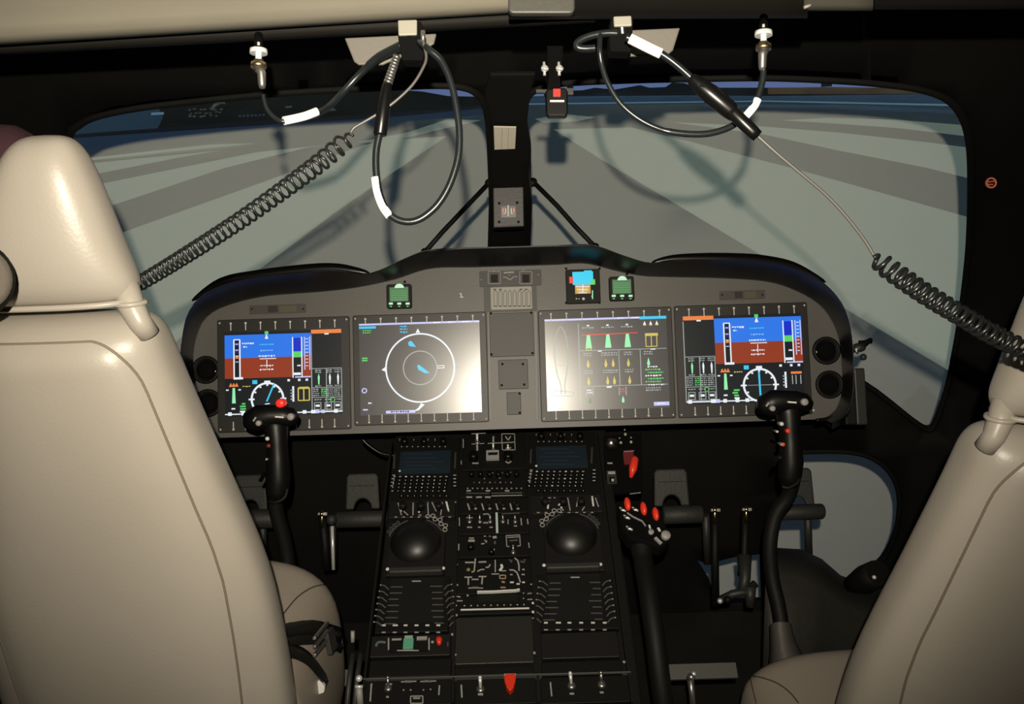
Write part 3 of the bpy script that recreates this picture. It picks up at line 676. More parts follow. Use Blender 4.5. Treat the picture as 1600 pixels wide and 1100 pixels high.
# ================================================================== centre post, struts, compass
post = thing('center_post', 'black windshield centre post rising behind the glareshield', 'window post', wsurf(797, 400))
FP = Frame(wsurf(797, 330) + V((0, -.02, 0)), (1, 0, 0), (wsurf(797, 180) - wsurf(797, 330)))
mb = MB(); mb.prism(FP, [FP.uv(*p) for p in ((764, 430), (764, 200), (752, 150), (760, 120), (832, 120), (824, 150), (820, 200), (828, 240), (830, 430))], -.03, -.004, BLKW); mb.build('post_body', post, bevel=.003)
mb = MB(); mb.prism(FP, [FP.uv(*p) for p in ((818, 262), (824, 258), (830, 300), (829, 366), (822, 370), (819, 300))], -.02, .03, BLK)
mb.ball(P(832, 286, 2.0), .009, BLK); mb.build('side_bracket', post)
cmp_ = thing('standby_compass', 'grey boxed standby compass hanging low on the centre post', 'compass', P(797, 345, 1.88))
FC = Frame(P(797, 320, 1.84), (1, 0, 0), (0, math.sin(R(12)), math.cos(R(12))))
mb = MB(); mb.prism(FC, [FC.uv(*p) for p in ((770, 281), (818, 280), (819, 354), (771, 356))], -.06, 0, DGREY); mb.build('case', cmp_, bevel=.002)
mb = MB(); pprism(mb, FC, 774, 312, 814, 352, 0, .004, DGREY)
for q in ((780, 318), (808, 317), (780, 347), (810, 347)): screw(mb, FC, *q, .004, .003)
mb.build('face_plate', cmp_)
mb = MB(); pprism(mb, FC, 783, 322, 806, 340, .004, .0055, BLKG)
for x, y0, y1, m_ in ((786, 326, 332, REDL), (790, 326, 333, WHT), (794, 321, 338, WHT), (799, 326, 333, WHT), (803, 326, 332, REDL)): mb.pline(FC, [(x, y0), (x, y1)], .0022, .0055, .0062, m_)
for x in (786, 798): mb.pline(FC, [(x, 334), (x + 4, 334)], .0016, .0055, .0062, WHT)
mb.build('compass_card', cmp_)
FD = Frame(FP.pt(*FP.uv(789, 215), .004), (1, 0, 0), FP.y)
mb = MB(); mb.prism(FD, [FD.uv(*p) for p in ((771, 198), (806, 199), (805, 232), (773, 233))], -.002, .001, PAPER); mb.pline(FD, [(784, 200), (784, 232)], .0008, .001, .0016, MGREY); mb.pline(FD, [(794, 200), (794, 232)], .0008, .001, .0016, MGREY)
tag(mb.build('correction_card'), 'small cream paper card stuck to the upper centre post', 'card')
for pts, lb in ((((764, 286), (722, 330), (690, 364), (664, 394)), 'thin black diagonal strut left of the centre post'), (((833, 284), (870, 321), (900, 355), (930, 386)), 'thin black diagonal strut right of the centre post')):
    st = thing('windshield_strut', lb, 'strut', P(*pts[3], 1.97), 'windshield struts')
    mb = MB(); mb.tube([P(x, y, 2.03 - .02 * i) for i, (x, y) in enumerate(pts)], .0055, BLK); mb.build('rod', st)
    for q_ in ((pts[0], 2.03), (pts[3], 1.97)):
        mb = MB(); mb.ball(P(*q_[0], q_[1]), .0095, BLK); mb.build('rod_end', st)

# handle + marker on the right frame
h = thing('grab_handle', 'black vertical grab handle on the right door frame', 'handle', P(1556, 200, 1.75))
mb = MB(); mb.tube(catmull([P(x, y, d_) for x, y, d_ in ((1560, 138, 1.78), (1556, 145, 1.73), (1548, 170, 1.71), (1546, 210, 1.71), (1550, 245, 1.73), (1556, 255, 1.78))], 6), .010, BLKG); mb.build('grip', h)
for y in (140, 254):
    mb = MB(); mb.ball(P(1560, y, 1.76), .020, BLK, sc=(1.4, .5, .8)); mb.build('mount', h)
mb = MB(); FRm = Frame(P(1548, 286, 1.72), RT, UP); mb.ring(FRm, 0, 0, .009, .003, 0, .0025, mat('orange_red_print', (.75, .20, .12), .5)); mb.line(FRm, (-.006, .002), (.006, .003), .002, 0, .0015, MATS['orange_red_print']); mb.line(FRm, (-.006, -.003), (.004, -.003), .002, 0, .0015, MATS['orange_red_print'])
mb.lathe(FRm.pt(0, 0, -.004), FRm.z, [(.0115, 0), (.0115, .0035), (.0001, .0035)], BLK, 20)
tag(mb.build('warning_disc'), 'small round orange red marker on right door frame below the handle', 'marker')

# latch with red square hanging at top centre
lt = thing('release_latch', 'black latch with red square hanging beside the centre post', 'latch', P(867, 100, 1.15))
FL = Frame(P(867, 160, 1.15), RT, UP)
mb = MB(); mb.prism(FL, [FL.uv(*p) for p in ((855, 140), (883, 139), (887, 145), (887, 180), (883, 183), (857, 183), (853, 179), (852, 146))], -.010, .006, BLKG); mb.build('body', lt, bevel=.002)
mb = MB(); mb.pbox(FL, 864, 142, 875, 153, .006, .009, REDL); lab(mb.build('button', lt), 'red square button')
mb = MB(); mb.pbox(FL, 859, 159, 881, 162, .006, .008, WHT); mb.build('white_bar', lt)
mb = MB(); mb.prism(FL, [FL.uv(*p) for p in ((858, 112), (874, 112), (876, 140), (855, 140))], -.006, .002, MATTE); mb.prism(FL, [FL.uv(*p) for p in ((855, 70), (880, 70), (878, 112), (857, 112))], -.012, -.004, MATTE)
mb.pbox(FL, 876, 137, 896, 147, -.008, -.002, DGREY); mb.pbox(FL, 838, 139, 856, 144, -.008, -.002, DGREY); mb.build('hinge_arm', lt)
for x in (851, 874):
    mb = MB(); mb.ball(P(x, 107, 1.14), .0048, CHR); mb.tube([P(x - 1, 97, 1.14), P(x, 118, 1.14)], .0018, CHR); mb.tube([P(x - 5, 106, 1.135), P(x + 6, 108, 1.135)], .002, CHR); mb.build('screw', lt)

# ================================================================== headset cords, hooks, plugs
def hook(bx, cx, flap, lb, px, dd=.86):
    t = thing('cord_hook', lb, 'hook', P(px, 40, dd))
    FRh = Frame(P(px, 60, dd), RT, UP)
    mb = MB(); mb.prism(FRh, [FRh.uv(*p) for p in bx], -.022, 0, MATTE); mb.build('block', t, bevel=.0015)
    mb = MB(); mb.prism(FRh, [FRh.uv(*p) for p in cx], -.01, .003, CREAM); lab(mb.build('cap', t, bevel=.0012), 'cream cap')
    a = ((bx[0][0] + bx[1][0]) / 2, (bx[0][1] * .35 + bx[2][1] * .65))
    mb = MB(); mb.pbox(FRh, a[0] - 6, a[1] - 7, a[0] + 4, a[1] + 6, 0, .0008, BLKG); mb.pline(FRh, [(a[0] - 1, a[1] - 5), (a[0], a[1] + 5)], .0018, .0006, .0016, WHT); mb.build('slot', t)
    mb = MB(); FRf = Frame(P(px, 70, dd + .05), RT, UP); mb.prism(FRf, [FRf.uv(*p) for p in flap], -.004, 0, FLAP); lab(mb.build('flap', t, bevel=.0015), 'grey beige flap')
    return t
hook([(621, 33), (658, 33), (664, 60), (661, 94), (628, 94), (622, 60)], [(622, 33), (652, 32), (652, 56), (623, 57)], [(538, 59), (682, 52), (678, 68), (668, 74), (640, 84), (604, 98), (598, 101), (560, 101), (553, 96)], 'black hook block with cream cap above the left headset cord loop', 640)
hook([(955, 26), (990, 26), (988, 60), (986, 81), (954, 80), (952, 60)], [(958, 27), (986, 26), (987, 42), (959, 43)], [(975, 47), (1063, 43), (1052, 78), (1045, 84), (1020, 86), (982, 88), (976, 80)], 'black hook block with cream cap above the right headset cord', 968)
def path(pts, d, n=8): return catmull([P(p[0], p[1], p[2] if len(p) > 2 else d) for p in pts], n)
def coil(pts, r, wire, turns, m, mb):
    c = catmull(pts, 30); L = [0]
    for a, b in zip(c, c[1:]): L.append(L[-1] + (b - a).length)
    N = turns * 14; out = []; k = 0; up = V((0, 0, 1))
    for i in range(N + 1):
        t = L[-1] * i / N
        while k < len(L) - 2 and L[k + 1] < t: k += 1
        p = c[k].lerp(c[k + 1], (t - L[k]) / max(1e-9, L[k + 1] - L[k])); tg = (c[min(k + 2, len(c) - 1)] - c[max(k - 1, 0)]).normalized()
        s_ = tg.cross(up).normalized(); u_ = s_.cross(tg); a = 2 * math.pi * i / 14
        e = min(1, i / 14, (N - i) / 14)
        out.append(p + (s_ * math.cos(a) + u_ * math.sin(a)) * r * (.3 + .7 * e))
    mb.tube(out, wire, m, n=7)
D0 = .84
lc = thing('headset_cable', 'left headset cord looping below its hook with a long coil to the left seat', 'cord', P(640, 90, D0), 'headset cords')
mb = MB(); mb.tube(path([(656, 66, .852), (668, 76), (690, 96), (706, 134), (715, 180), (718, 215), (715, 250), (702, 290), (682, 322), (655, 343), (630, 346), (608, 334), (594, 306), (588, 270), (588, 235), (594, 205)], D0), mm(5.6, D0), CORD, n=12); mb.build('cord_loop', lc)
mb = MB(); mb.tube(path([(586.5, 277), (590, 300), (598, 322), (609, 338)], D0), mm(7, D0), TAPE, n=12); lab(mb.build('tape_sleeve', lc), 'white tape on the loop')
mb = MB(); mb.tube([P(594, 212, D0), P(594, 209, D0), P(599, 170, D0), P(604, 136, D0 + .002), P(606, 130, D0 + .003)], [mm(9, D0), mm(10.5, D0), mm(10.5, D0), mm(8, D0), mm(7, D0)], BLKG, n=18); mb.build('plug_body', lc)
mb = MB()
for i in range(9): mb.tube([P(606 + i * 1.6, 130 - i * 4.8, D0 + .003), P(607.2 + i * 1.6, 126.4 - i * 4.8, D0 + .003)], mm(7.4 - .15 * i, D0), NICK, n=16)
mb.tube([P(606, 131, D0 + .003), P(620, 86, D0 + .003)], mm(5.6, D0), DGREY, n=14); lab(mb.build('strain_relief', lc), 'ribbed metal strain relief')
mb = MB(); mb.tube(path([(628, 70, .87), (608, 80, .88), (588, 92, .89), (560, 118, .90), (535, 145, .90), (515, 165, .89), (495, 177, .87), (470, 184, .86), (445, 190, .85), (428, 183, .85), (416, 168, .85), (411, 148, .85)], D0), [mm(7, D0)] * 20 + [mm(6, D0)] * 36 + [mm(3.4, D0)] * 33, CORD, n=12); mb.build('plug_cord', lc)
mb = MB(); mb.tube(path([(443, 189, .85), (460, 185.5, .855), (478, 181, .86), (496, 174, .865)], D0), mm(6.8, D0), TAPE, n=12); lab(mb.build('tape_sleeve', lc), 'white tape near the left plug')
mb = MB(); mb.tube(path([(661, 48), (662, 68), (666, 88), (662, 104), (645, 132), (618, 158), (590, 178), (568, 191), (553, 200), (548, 208)], D0), mm(2.4, D0), THIN, n=8); mb.tube([P(661, 48, D0), P(661, 66, D0)], mm(3.6, D0), NICK); mb.build('thin_lead', lc)
mb = MB(); coil([P(x, y, d_) for x, y, d_ in ((550, 212, .84), (500, 254, .86), (440, 299, .90), (370, 348, .94), (300, 393, .99), (240, 430, 1.04), (170, 470, 1.09))], mm(13, .9), mm(2.2, .9), 41, COIL, mb); lab(mb.build('coil', lc), 'coiled black cord')
rc = thing('headset_cable', 'right headset cord with a steel lead and thick coil to the right seat', 'cord', P(968, 80, D0), 'headset cords')
mb = MB(); mb.tube(path([(984, 60), (1000, 68), (1016, 76), (1033, 84)], D0 - .01), mm(8, D0), TAPE, n=14); lab(mb.build('tape_sleeve', rc), 'thick white tape by the hook')
mb = MB(); mb.tube(path([(978, 58), (1000, 67), (1033, 84), (1058, 102), (1085, 126)], D0 - .01), mm(5.8, D0), CORD, n=12); mb.build('upper_cord', rc)
mb = MB(); mb.tube([P(x, y, D0 - .01) for x, y in ((1078, 121), (1082, 124), (1110, 147), (1140, 172), (1152, 184))], [mm(7, D0), mm(10, D0), mm(15, D0), mm(14, D0), mm(9, D0)], BLKG, n=20); mb.build('plug_body', rc)
mb = MB(); mb.tube([P(x, y, D0 - .014) for x, y in ((1095, 132), (1120, 154), (1146, 178))], mm(6.5, D0), BLK, n=14); mb.tube([P(x, y, D0 - .012) for x, y in ((1142, 174), (1146, 177), (1176, 206), (1184, 213))], [mm(8, D0), mm(10.5, D0), mm(10.5, D0), mm(9, D0)], BLKG, n=18); mb.build('connector', rc)
mb = MB(); mb.tube(path([(1180, 209), (1212, 238), (1250, 270), (1290, 304), (1322, 338), (1350, 374), (1366, 400)], D0 - .01), mm(2.7, D0), mat('steel_lead_grey', (.085, .082, .076), .35), n=10); lab(mb.build('steel_lead', rc), 'bare steel lead')
mb = MB(); coil([P(x, y, d_) for x, y, d_ in ((1364, 402, .83), (1400, 428, .83), (1450, 462, .84), (1500, 492, .85), (1550, 522, .86), (1610, 552, .87), (1680, 592, .90), (1760, 640, .94))], mm(14, .84), mm(3.7, .84), 38, COIL, mb); lab(mb.build('coil', rc), 'thick coiled black cord')
mb = MB(); mb.tube(path([(965, 52), (945, 52), (920, 57), (903, 66), (903, 74), (915, 76), (930, 75)], D0 + .02), mm(6, D0), CORD, n=10); mb.build('cord_loop', rc)
mb = MB(); mb.tube(path([(938, 52, .86), (937, 75, .85), (940, 100), (950, 130), (970, 162), (1000, 187), (1035, 203), (1070, 209), (1105, 209), (1135, 201), (1155, 189), (1172, 172), (1184, 152), (1191, 128), (1193, 110)], D0 + .012), [mm(4.3, D0)] * 50 + [mm(5.2, D0)] * 63, CORD, n=12); mb.build('plug_cord', rc)
mb = MB(); mb.tube(path([(1164, 183), (1172, 174), (1179, 165), (1184, 155)], D0 + .012), mm(6.5, D0), TAPE, n=12); lab(mb.build('tape_sleeve', rc), 'white tape near the right plug')
def plug(x, y, lean, lb, dd=.85):
    t = thing('jack_plug', lb, 'plug', P(x, y - 25, dd), 'headset jack plugs')
    g = lambda a, b: P(x + a, y + b, dd)
    mb = MB(); mb.tube([g(lean, 58), g(lean * .9, 52), g(lean * .8, 34), g(lean * .3, 30), g(lean * .3, 26)], [mm(4, dd), mm(6, dd), mm(7, dd), mm(7.5, dd), mm(5, dd)], NICK, n=16); mb.build('sleeve', t)
    mb = MB(); mb.tube([g(0, 26), g(0, 18)], mm(12, dd), BRS, n=20); mb.tube([g(0, 30), g(0, 14)], mm(8, dd), DGREY, n=20); lab(mb.build('collar', t), 'brass collar')
    mb = MB(); mb.tube([g(0, 24), g(0, 0)], mm(5, dd), CHR, n=16); mb.build('shaft', t)
    mb = MB(); mb.tube([g(0, 4), g(0, -3)], mm(13.5, dd), CHR, n=20); mb.tube([g(0, -3), g(0, -14)], mm(2.2, dd), CHR); mb.build('flange', t)
    mb = MB(); mb.tube([g(0, -2), P(x, y - 24, dd + .05)], mm(7, dd), mat('socket_black', (.003, .003, .003), .9, spec=.05), n=14) ; mb.build('jack_socket', t)
plug(404, 80, 6, 'chrome headset plug hanging at upper left above the window')
plug(1193, 52, -2, 'chrome headset plug hanging at upper right above the window')

# ================================================================== pedestal
A = P(775, 688, 1.93); B = P(778, 1085, 1.50)
yd = V((0, (A - B).y, (A - B).z)).normalized()
QF = Frame(A, (1, 0, 0), yd)          # x right, y up the slope, z towards viewer
ped = thing('center_pedestal', 'black centre pedestal packed with controls between the two seats', 'pedestal', V(((A.x + B.x) / 2, B.y, 0)))
L0 = (A - B).dot(yd); x0, x1 = -.262, .200
xo = A.x
mb = MB(); tp = QF.pt(x0 - xo, .03, -.012); 
prof = [QF.pt(0, .035, -.012), QF.pt(0, -L0 - .16, -.012)]
for xx in (0,):
    pa, pb = prof; a = V((0, pa.y, pa.z)); b = V((0, pb.y, pb.z)); c = V((0, b.y, 0.0)); d_ = V((0, a.y, 0.0))
    vs_ = [V((X_, q.y, q.z)) for X_ in (x0, x1) for q in (a, b, c, d_)]
    mb.add(vs_, [(0, 1, 2, 3), (7, 6, 5, 4), (0, 4, 5, 1), (1, 5, 6, 2), (2, 6, 7, 3), (3, 7, 4, 0)], PED)
mb.build('pedestal_body', ped, bevel=.004)
def qplate(name, x0_, y0_, x1_, y1_, m=PED2, w_=.004, lb=None, w0=-.012):
    mb = MB(); pprism(mb, QF, x0_, y0_, x1_, y1_, w0, w_, m); o = mb.build(name, ped, bevel=.0012)
    if lb: lab(o, lb)
    return o
def marks(parent, items, name='printed_marks', w0=.004):
    mb = MB()
    for it in items:
        pts, wd, m = it[0], it[1], it[2]
        if len(pts) == 1: screw(mb, QF, *pts[0], w0 + .0004, wd * .0013, m)
        else: mb.pline(QF, pts, wd * .00135, w0, w0 + .0008, m)
    return mb.build(name, parent)
def toggle(parent, x, y, s=1.0, lean=(0, .6), m=CHR):
    mb = MB(); u, v = QF.uv(x, y); p = QF.pt(u, v, .004); mb.lathe(p, QF.z, [(.006 * s, 0), (.006 * s, .003), (.0035 * s, .005), (.0001, .005)], NICK, 14)
    e = p + (QF.z + QF.x * lean[0] + QF.y * lean[1]).normalized() * .018 * s
    mb.tube([p, e], [.0018 * s, .0028 * s], m, n=8); mb.ball(e, .0032 * s, m, n=8); return mb.build('toggle_switch', parent)
def knob(parent, x, y, r=.008, h=.012, m=BLK, ptr=None):
    mb = MB(); u, v = QF.uv(x, y); mb.lathe(QF.pt(u, v, .004), QF.z, [(r, 0), (r * .95, h * .8), (r * .8, h), (.0001, h)], m, 18)
    if ptr is not None:
        a = R(ptr); mb.line(QF, (u - r * .1 * math.cos(a), v - r * .1 * math.sin(a)), (u + r * .95 * math.cos(a), v + r * .95 * math.sin(a)), .0016, .004 + h, .0048 + h, WHT)
    return mb.build('knob', parent)
def cdu(x0_, x1_, y0_, sx, lb):
    u = qplate('control_display_unit', x0_, y0_ + 3, x1_, y0_ + 102, BLK, .006, lb)
    mb = MB(); mb.pbox(QF, sx, y0_ + 25, sx + 79, y0_ + 60, .006, .0068, SCRB)
    for k in range(5): mb.pline(QF, [(sx + 6 + 5 * (k % 2), y0_ + 30 + k * 6), (sx + 50 + 9 * (k % 3), y0_ + 29.5 + k * 6)], .0014, .0068, .0073, mat('faint_lcd', (.01, .015, .017), .4, emit=(.006, .011, .014)))
    mb.build('screen', u)
    kx = sx - 8
    for r_ in range(5):
        for c_ in range(10):
            x = kx + c_ * 9.0 - r_ * .8; y = y0_ + 66 + r_ * 5.6
            mb = MB(); wd = 3.3 if r_ == 0 else random.choice((1.6, 1.8, 2.2, 1.6, 3.0)); mb.pbox(QF, x - 3, y - 1.9, x + 3, y + 1.9, .006, .0085, BLKG); mb.pbox(QF, x - wd / 2, y - .8, x + wd / 2, y + .8, .0085, .0089, WHT if random.random() < .3 else WHTD); mb.build('key', u)
    for c_ in range(8):
        x = kx + 11 + c_ * 10; y = y0_ + 96; mb = MB(); mb.pbox(QF, x - 3.4, y - 2.2, x + 3.4, y + 2.2, .006, .0085, BLKG); screw(mb, QF, x, y, .0087, .0014, WHTD); mb.build('key', u)
    for k in range(4):
        for x in (x0_ + 4 - k, x1_ - 6):
            mb = MB(); mb.pbox(QF, x - 3.5, y0_ + 62 + k * 5.5, x + 3.5, y0_ + 65.6 + k * 5.5, .006, .0085, BLKG); mb.pbox(QF, x - 2.2, y0_ + 63 + k * 5.5, x + 2.2, y0_ + 64.6 + k * 5.5, .0085, .009, WHTD); mb.build('key', u)
    mk = [([(sx, y0_ + 56)], 2.3, WHT), ([(sx - 8, y0_ + 30), (sx - 9, y0_ + 52)], 2.6, mat('dim_grey', (.05, .05, .045), .5)), ([(sx + 87, y0_ + 27), (sx + 86, y0_ + 52)], 2.6, MATS['dim_grey'])]
    marks(u, mk, 'printed_marks', .006)
    for k in range(3):
        a = knob(u, sx + 8 + k * 30, y0_ + 12, .0075, .014, BLKG)
    marks(u, [([(sx + 8 + k * 30, y0_ + 7)], 1.6, WHT) for k in range(3)] + [([(sx + 2 + k * 8.5, y0_ + 18), (sx + 4 + k * 8.5, y0_ + 18)], 1.4, WHTD) for k in range(9)] + [([(sx + k * 11, y0_ + 6), (sx + k * 11, y0_ + 8.5)], 1, WHTD) for k in range(7)], 'printed_marks', .006)
    return u
cdu(612, 717, 683, 625, 'left keypad unit with dark screen')
cdu(826, 934, 675, 838, 'right keypad unit with dark screen')
for (x0_, x1_, y, sl, lb, sg) in ((608, 712, 796, ((629, 788, 627, 801), (697, 784, 701, 800)), 'left radio control plate', 1), (830, 940, 789, ((857, 785, 856, 797), (881, 778, 873, 792), (925, 777, 927, 793)), 'right radio control plate', -1)):
    u = qplate('radio_plate', x0_, y - 16, x1_, y + 14, PED2, .004, lb)
    marks(u, [([(a, b), (c, d_)], 2.6, WHT) for a, b, c, d_ in sl] + [([(x0_ + 12 + k * 11 + random.random() * 5, y + random.choice((-9, 5, 11, 11))), (x0_ + 15 + k * 11 + random.random() * 5, y + random.choice((-9, 5, 11)))], 1.6, WHTD) for k in range(9)] + [([(x0_ + 9 + k * 12, y + 14), (x0_ + 13 + k * 12, y + 14)], 1.5, WHTD) for k in range(8)] + [([(x0_ + 47, y + 6)], 1.8, WHT)])
    for k in range(3): knob(u, x0_ + 22 + k * 28, y - 1, .008, .012, BLK)
def ccd(cx, cy, x0_, x1_, yb, lb, mir):
    u = qplate('cursor_control', x0_, cy - 28, x1_, yb, PED2, .004, lb)
    mb = MB(); a, b = QF.uv(cx, cy + 2); mb.ball(QF.pt(a, b, -.004), .051, mat('palm_dome_black', (.007, .0065, .006), .42, spec=.6), n=36, sc=(1, 1.0, .72), fr=QF); mb.build('palm_dome', u)
    mb = MB(); a0, b0 = QF.uv(cx, cy)
    for s0, s1 in ((28, 70), (110, 165)) if not mir else ((15, 70), (110, 152)): mb.ring(QF, a0, b0 - .004, .0545, .0018, .004, .0050, WHTF, s0, s1)
    for k in range(7):
        an = R((22 + k * 8) if not mir else (158 - k * 8)); rr = .060 + .005 * (k % 2); mb.ring(QF, a0 + rr * math.cos(an), b0 + rr * math.sin(an), .0042, .0016, .004, .005, WHTD, 0, 360, 12)
    for k in range(4):
        an = R((158 - k * 9) if not mir else (22 + k * 9)); rr = .058; mb.ring(QF, a0 + rr * math.cos(an), b0 + rr * math.sin(an), .003, .0012, .004, .005, WHTF, 0, 360, 10)
    mb.build('printed_marks', u)
    mb = MB(); mb.pbox(QF, x0_ + 2, yb - 6, x1_ - 3, yb + 3, .002, .018, DGREY); mb.build('wrist_bar', u, bevel=.003)
    mb = MB(); screw(mb, QF, x0_ - 1, yb - 7, .006, .004, WHT); screw(mb, QF, x1_ - 2, yb - 8.5, .006, .004, WHT); mb.build('screw', u)
ccd(650, 846, 607, 695, 899, 'left cursor control with round palm dome', False)
ccd(893, 836, 851, 940, 893, 'right cursor control with round palm dome', True)
def finned(x0_, x1_, y0_, y1_, xi0, xi1, lb):
    u = qplate('circuit_breaker_tray', x0_, y0_, x1_, y1_, BLK, .003, lb)
    mb = MB(); mb.pbox(QF, xi0, y0_ + 3, xi1, y1_ - 14, .003, .0036, mat('recess_black', (.003, .003, .003), .6)); mb.build('recess', u)
    it = [([((xi0 + xi1) / 2 - 7, y0_ + 8), ((xi0 + xi1) / 2 + 7, y0_ + 8)], 1.8, WHTD)]
    for k in range(7):
        y = y0_ + 17 + k * 9.6; g = k * 1.7
        it += [([(xi0 + 2 - g, y), (xi0 + 17 - g + random.random() * 5, y)], 1.3, WHTF), ([(xi1 - 22 + random.random() * 8 + g * .3, y - 1), (xi1 - 2 + g * .3, y - 1)], 1.3, WHTF)]
        it += [([(xi0 - 1 - g, y + 4), (xi0 - 8 - g, y - 2), (xi0 - 13 - g, y - 3)], 1.5, WHTF), ([(xi1 + 1 + g * .8, y + 4), (xi1 + 6 + g * .8, y - 2), (xi1 + 12 + g * .8, y - 4)], 1.5, WHTF)]
        it += [([(xi0 - 14 - g, y - 3)], 1.3, WHTD), ([(xi1 + 13 + g * .8, y - 4)], 1.3, WHTD)]
    for k in range(6):
        x = x0_ + 10 + k * (x1_ - x0_ - 20) / 5.4
        it += [([(x - 3, y1_ - 9), (x + 3 + 2 * (k == 1), y1_ - 9)], 2.2, WHT), ([(x - 3, y1_ + 2), (x + 3, y1_ + 2)], 1.8, WHTD)]
    marks(u, it, 'printed_marks', .0036)
finned(590, 702, 902, 988, 609, 693, 'left finned tray of small switches')
finned(843, 962, 896, 984, 857, 940, 'right finned tray of small switches')
u = qplate('guarded_switch_row', 580, 994, 704, 1027, PED2, .004, 'row with green lit button and red switch')
mb = MB(); pprism(mb, QF, 609, 998, 671, 1021, .004, .007, BLK); mb.pbox(QF, 613, 1001, 628, 1004, .007, .0076, MGREY); mb.pbox(QF, 652, 999, 668, 1004, .007, .010, MGREY); mb.pline(QF, [(621, 1020), (655, 1020)], .002, .007, .008, WHTD)
for x in (608, 671): mb.pline(QF, [(x, 1001), (x, 1019)], .0024, .006, .009, WHTD)
mb.build('switch_housing', u)
mb = MB(); mb.pbox(QF, 631, 1003, 647, 1019, .007, .013, GRNP); mb.pbox(QF, 633, 998, 646, 1003, .007, .012, mat('pale_green_cap', (.3, .42, .36), .4)); lab(mb.build('rocker', u, bevel=.001), 'green rocker button')
mb = MB(); a, b = QF.uv(687, 1007); mb.tube([QF.pt(a, b + .006, .006), QF.pt(a, b, .016), QF.pt(a + .001, b - .010, .018)], [.004, .006, .003], RED, n=12); lab(mb.build('toggle_guard', u), 'red toggle guard')
marks(u, [([(588, 1012), (590, 1006), (596, 1005), (603, 1006)], 3, mat('green_grey', (.12, .17, .15), .5)), ([(676, 1005)], 2.4, MGREY), ([(700, 1005), (700, 1012)], 1.4, WHTF)])
qplate('blank_plate', 577, 1031, 705, 1058, BLK, .002)
qplate('blank_plate', 712, 965, 833, 1038, mat('plate_brown_black', (.024, .022, .019), .45, bump=.1), .005, 'large smooth blank plate in the middle')
qplate('blank_plate', 714, 1043, 834, 1056, BLK, .003)
qplate('blank_plate', 846, 990, 966, 1030, PED2, .005, 'smooth blank plate on the right')
qplate('ribbed_plate', 846, 1034, 972, 1056, BLK, .003)
# middle column sections
sec = [('switch_panel', 722, 680, 822, 735), ('light_panel', 720, 737, 823, 778), ('audio_panel', 719, 780, 824, 804), ('toggle_panel', 719, 806, 826, 836), ('trim_panel', 718, 838, 827, 872), ('fuel_panel', 714, 875, 830, 929), ('radar_panel', 712, 931, 833, 961)]
SP = {}
for i, (nm, a, b, c, d_) in enumerate(sec): SP[nm] = qplate(nm, a, b, c, d_, BLK, .004)
marks(SP['switch_panel'], [([(745, 682), (746, 706)], 3, WHTD), ([(737, 680), (759, 679)], 1.3, WHTD), ([(737, 696), (757, 695)], 1.2, WHTD), ([(771, 684), (771, 705)], 2.6, WHTD), ([(762, 695), (784, 694)], 1.2, WHTD),
    ([(784, 680), (804, 680), (805, 705), (785, 705), (784, 680)], 1.2, WHTD), ([(785, 694), (805, 693)], 1.4, WHTD), ([(790, 684), (794, 690), (798, 684)], 2, WHTD), ([(791, 702), (794, 706), (798, 701)], 2, WHTD), ([(724, 688), (724, 702)], 1.3, WHTD), ([(721, 722), (721, 728)], 1.3, WHTD)])
toggle(SP['switch_panel'], 746, 694, 1.0, (0, .8)); toggle(SP['switch_panel'], 771, 706, .8); toggle(SP['switch_panel'], 794, 708, .8)
mb = MB(); mb.pbox(QF, 760, 709, 780, 722, .004, .012, MGREY); mb.pbox(QF, 763, 713, 778, 717, .012, .0128, BLK); mb.build('rocker', SP['switch_panel'], bevel=.001)
for x in (740, 794): knob(SP['switch_panel'], x, 718, .010, .015, BLKG)
marks(SP['switch_panel'], [([(738, 726), (748, 726)], 2.4, WHTD), ([(790, 723), (794, 726), (799, 723)], 2.2, WHTD)])
marks(SP['light_panel'], [([(740 + k * 8.2, 756), (742 + k * 8.2, 756)], 2, WHTD if k % 2 else WHTF) for k in range(8)] + [([(730 + k * 7.6, 765.5), (732 + k * 7.6, 765)], 2, WHTD) for k in range(12)] + [([(729 + q, 769), (736 + q, 769)], 2.6, WHTD) for q in (0, 30, 60)] + [([(729 + q, 779), (738 + q, 779)], 2.6, WHTD) for q in (0, 15, 29)] + [([(768, 773), (816, 772)], 1.5, WHTF), ([(768, 777), (816, 776)], 1.2, WHTD), ([(729, 773), (764, 773)], 1.3, WHTF)] + [([(757, 750)], 1.2, WHTD), ([(781, 749)], 1.4, WHTD), ([(770, 741)], 1, WHTD), ([(785, 741)], 1, WHTD), ([(798, 740)], 1, WHTD)])
for k in range(6): knob(SP['light_panel'], 737 + k * 14, 745, .006, .010, BLKG)
marks(SP['audio_panel'], sum([[([(731 + k * 22, 789), (734 + k * 22, 799)], 2.0, WHTD), ([(739 + k * 22, 787), (744 + k * 22, 798)], 3.6, WHTD)] for k in range(4)], []))
for k in range(4): knob(SP['audio_panel'], 742 + k * 22, 792, .0065, .007, BLK)
for x, lean in ((734, (0, .6)), (750, (0, .5)), (766, (0, .5)), (786, (0, .4)), (805, (0, .4))): toggle(SP['toggle_panel'], x, 818, .75, lean, NICK)
